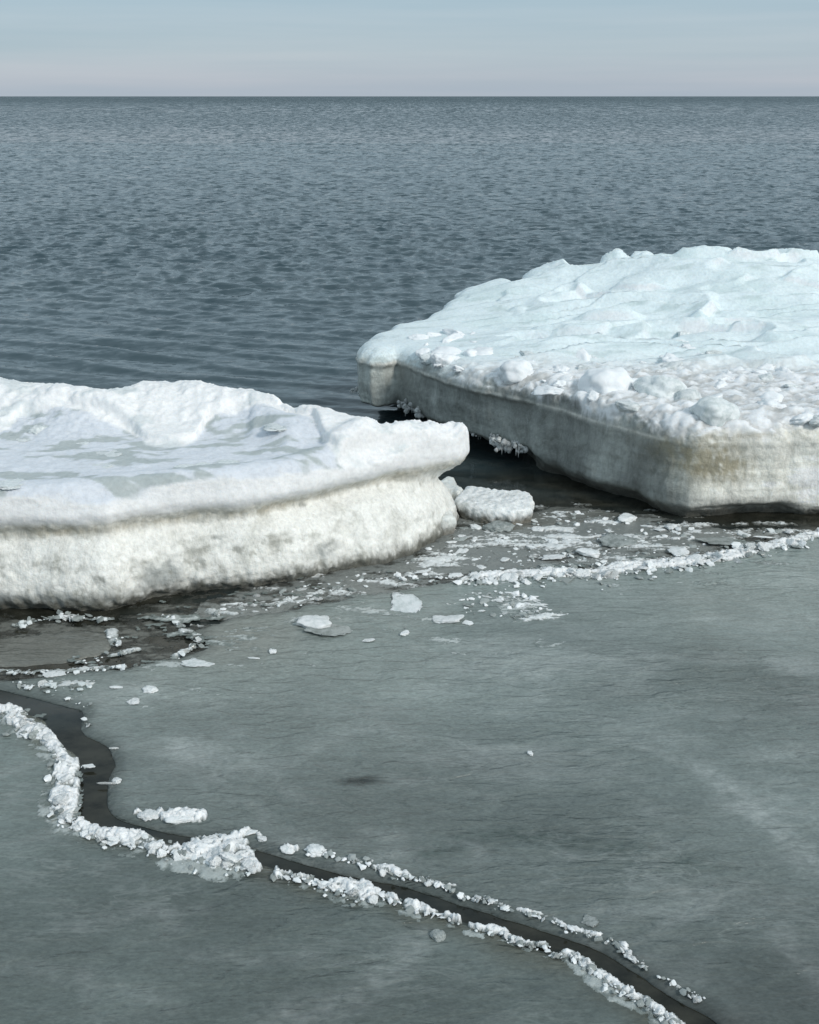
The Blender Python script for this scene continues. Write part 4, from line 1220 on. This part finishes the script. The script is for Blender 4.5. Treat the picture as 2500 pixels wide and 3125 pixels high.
    chunk('ice_piece', lab, 'ice piece', None, k, m, x, y, .012 if k != 'plate' else .012, s, s * dy * 1.3, max(s * hz, .012), rz=random.uniform(-.25, .25), tilt=.08)

# biggest heap on the near bank
x, y = G(648, 2600, .02); s = 185 * mpp(x, y) / 2
chunk('ice_heap', 'biggest white ice heap on the near bank bridging the crack', 'ice heap', None, 'ragged', M_chip, x, y, .006, s * .8, s * .5, s * .42, rz=-.25, tilt=.03, var=2)

# ------------------------------------------------------------------ crushed ice mass between the pieces (uncountable)
def path_mask(path, X, Y, wscale=1.0):
    M = np.zeros(X.shape)
    for (x0, y0, w0), (x1, y1, w1) in zip(path[:-1], path[1:]):
        a = np.array(G(x0, y0)); b_ = np.array(G(x1, y1))
        r0 = w0 * mpp(*a) / 2 * wscale + .0015; r1 = w1 * mpp(*b_) / 2 * wscale + .0015
        R_ = max(r0, r1) * 1.6
        lo = np.minimum(a, b_) - R_; hi = np.maximum(a, b_) + R_
        i0 = np.searchsorted(X[:, 0], lo[0]); i1 = np.searchsorted(X[:, 0], hi[0])
        j0 = np.searchsorted(Y[0], lo[1]); j1 = np.searchsorted(Y[0], hi[1])
        if i0 >= i1 or j0 >= j1: continue
        sx = X[i0:i1, j0:j1]; sy = Y[i0:i1, j0:j1]
        ab = b_ - a
        t_ = np.clip(((sx - a[0]) * ab[0] + (sy - a[1]) * ab[1]) / (ab @ ab + 1e-12), 0, 1)
        dd = np.hypot(sx - a[0] - t_ * ab[0], sy - a[1] - t_ * ab[1]) / (r0 + (r1 - r0) * t_)
        M[i0:i1, j0:j1] = np.maximum(M[i0:i1, j0:j1], 1 - dd ** 2)
    return M
def frost_field(name, bounds, res, mask_fn, hmax, z0, thr, amp, sc, seed, mw=.75, white=(.88, .90, .91), thin=(.26, .29, .28), octv=5):
    x0, x1, y0, y1 = bounds
    xs = np.arange(x0, x1, res); ys = np.arange(y0, y1, res)
    X, Y = np.meshgrid(xs, ys, indexing='ij')
    M = mask_fn(X, Y)
    act = M > -.6
    P = np.column_stack([X[act], Y[act], np.zeros(act.sum())])
    warp = .02 * np.stack([fbm(P, 16, 2, off=seed), fbm(P, 16, 2, off=seed + 30), 0 * P[:, 0]], 1)
    nz1 = fbm(P + warp, sc, octv, .62, off=seed, ridged=True)
    nz2 = fbm(P, (sc[0] * .35, sc[1] * .35, 1), 3, .5, off=seed + 11)
    Hh = np.full(X.shape, -1.0)
    Hh[act] = M[act] * mw + amp * ((nz1 - .4) * 1.2 + nz2 * 1.5) - thr
    keep = Hh > -.04
    cell = keep[:-1, :-1] | keep[1:, :-1] | keep[1:, 1:] | keep[:-1, 1:]
    idx = np.arange(X.size).reshape(X.shape)
    F = np.stack([idx[:-1, :-1][cell], idx[1:, :-1][cell], idx[1:, 1:][cell], idx[:-1, 1:][cell]], 1)
    hv = np.clip(Hh, -.15, 1.3).ravel()
    V = np.column_stack([X.ravel(), Y.ravel(), z0 + hmax * np.sign(hv) * np.abs(hv) ** .8])
    used = np.zeros(len(V), bool); used[F.ravel()] = True
    mp_ = np.cumsum(used) - 1
    V = V[used]; F = mp_[F]; hv = hv[used]
    V[:, :2] += .35 * res * RNG.normal(size=(len(V), 2))
    w = sstep(.02, .34, hv + .35 * fbm(V * [1, 1, 0], 45, 4, .6, off=seed))[:, None]
    C = np.array(thin) * (1 - w) + np.array(white) * w
    C *= (1 + .12 * fbm(V, 60, 2))[:, None]
    o = mesh_obj(name, V, F, M_frost, colors=np.clip(C, .02, .93))
    return tag(o, kind='stuff')
M_frost = floe_material('crushed_ice_mass', sss=.25, rough=.35, bump_s=.6, grain=120)
bank = [(p, z) for p, z in PATHS if max(q[1] for q in p) > 2120]
rest = [p for p, z in PATHS if max(q[1] for q in p) <= 2120 and p is not ridge]
def mask_multi(paths, ws):
    def f(X, Y):
        M = np.full(X.shape, -1.0)
        for p in paths: M = np.maximum(M, np.where((m_ := path_mask(p, X, Y, ws)) == 0, -1, m_))
        return M
    return f
heap = [[(590, 2612, 70), (640, 2594, 120), (685, 2590, 125), (715, 2606, 110)]]
lumps2 = [[(430, 2490, 34), (480, 2490, 34)], [(515, 2500, 44), (605, 2502, 48)], [(735, 2562, 10), (760, 2545, 22), (830, 2575, 16)], [(860, 2590, 14), (905, 2600, 16)]]
frost_field('crushed_ice', (-1.35, 1.3, 1.35, 2.9), .0034, mask_multi([berm1, berm2] + heap + lumps2, 1.1), .017, .009, .19, 1.25, (22, 27, 1), 3, mw=.52)
frost_field('crushed_ice', (-.5, 1.3, 1.35, 2.6), .0032, mask_multi([berm3], 1.15), .013, .009, .46, 1.3, (22, 26, 1), 6, mw=.50)
frost_field('crushed_ice', (-.5, 1.3, 1.35, 2.6), .0032, mask_multi([upc], 1.1), .010, .009, .60, 1.3, (24, 28, 1), 8, mw=.50)
frost_field('crushed_ice', (-.1, 2.4, 3.7, 4.7), .0050, mask_multi([ridge], 1.05), .018, .010, .20, 1.1, (15, 40, 1), 9, mw=.55)
frost_field('crushed_ice', (-1.7, .1, 2.7, 3.75), .0048, mask_multi(rest, 1.15), .008, .005, .44, 1.3, (15, 40, 1), 15, mw=.42, white=(.62, .65, .65))
frost_field('crushed_ice', (-1.35, 1.3, 1.35, 2.9), .0040, mask_multi([[(a - 14, b_ + 22, w) for a, b_, w in p] for p in (berm1, berm2, berm3)], 1.7), .004, .009, .40, 1.0, (20, 24, 1), 61, mw=.40, white=(.42, .46, .45), thin=(.20, .23, .22))
def poly_mask(polys, soft):
    def f(X, Y):
        M = np.full(X.shape, -1.0)
        for poly in polys:
            P_ = np.array([G(a, b_) for a, b_ in poly])
            d_ = poly_sdf(rough_outline(P_, .03, .06, 5), X, Y)
            M = np.maximum(M, np.clip(-d_ / soft, -1, 1))
        return M
    return f
frost_field('wet_slush', (-.75, 1.7, 3.3, 5.0), .0060, poly_mask([brash], .22), .012, .003, .44, 1.0, (12, 38, 1), 21, mw=.35, white=(.74, .77, .77), thin=(.10, .105, .095))
frost_field('wet_slush', (-.75, 1.7, 3.3, 5.0), .0060, poly_mask([brash], .12), .005, .001, -.12, .8, (7, 20, 1), 27, mw=.5, white=(.22, .235, .225), thin=(.06, .062, .055))
frost_field('wet_slush', (.05, .8, 3.1, 3.6), .0040, poly_mask([patch3], .10), .008, .009, .34, .9, (15, 44, 1), 33, mw=.4, white=(.80, .83, .83), thin=(.20, .23, .22))
loose = [(560, 1890), (700, 1870), (1000, 1820), (1300, 1790), (1700, 1780), (2100, 1740), (2400, 1680), (2400, 1720), (2000, 1800), (1600, 1930), (1000, 2010), (700, 2060), (400, 2110), (250, 2120), (300, 2040), (560, 2000)]
frost_field('wet_slush', (-1.1, 1.7, 2.6, 4.2), .0060, poly_mask([loose], .30), .004, .0095, .62, .95, (12, 42, 1), 41, mw=.25, white=(.50, .54, .53), thin=(.17, .20, .19))
pool = [(-200, 1890), (0, 1885), (300, 1870), (600, 1840), (640, 1880), (560, 2000), (300, 2030), (0, 2060), (-200, 2060)]
frost_field('wet_slush', (-2.2, -.5, 2.6, 3.75), .0060, poly_mask([pool], .2), .004, .001, .30, .8, (9, 30, 1), 47, mw=.4, white=(.15, .155, .14), thin=(.04, .042, .036))

# ------------------------------------------------------------------ the rest of the mush: one object
def mush(name, pts, mat):
    V = []; F = []; v0 = ICO1[0]; f0 = ICO1[1]; b0 = 0
    for px, py, sp, z in pts:
        x, y = G(px + random.gauss(0, sp), py + random.gauss(0, sp * .7), z)
        m_ = mpp(x, y); s = random.choice([3, 4, 5, 7, 10, 14]) * m_ * random.uniform(.5, 1.0)
        R = np.array(Matrix.Rotation(random.uniform(0, 6.28), 3, 'Z') @ Matrix.Rotation(random.uniform(-.5, .5), 3, 'X'))
        v = v0 * (1 + RNG.uniform(-.35, .35, len(v0)))[:, None] * np.array([s * random.uniform(.7, 1.6), s, s * random.uniform(.25, .6)])
        V.append(v @ R.T + np.array([x, y, z + .002])); F.append(f0 + b0); b0 += len(v0)
    o = mesh_obj(name, np.vstack(V), np.vstack(F), mat, smooth=False)
    return o
random.shuffle(crumbs)
k = int(len(crumbs) * .62)
tag(mush('crushed_ice', crumbs[:k], M_chip), kind='stuff')
tag(mush('wet_slush', crumbs[k:], M_wet), kind='stuff')
print('counts', COUNT, 'crumbs', len(crumbs), 'tris', sum(len(o.data.polygons) for o in S.objects if o.type == 'MESH'))
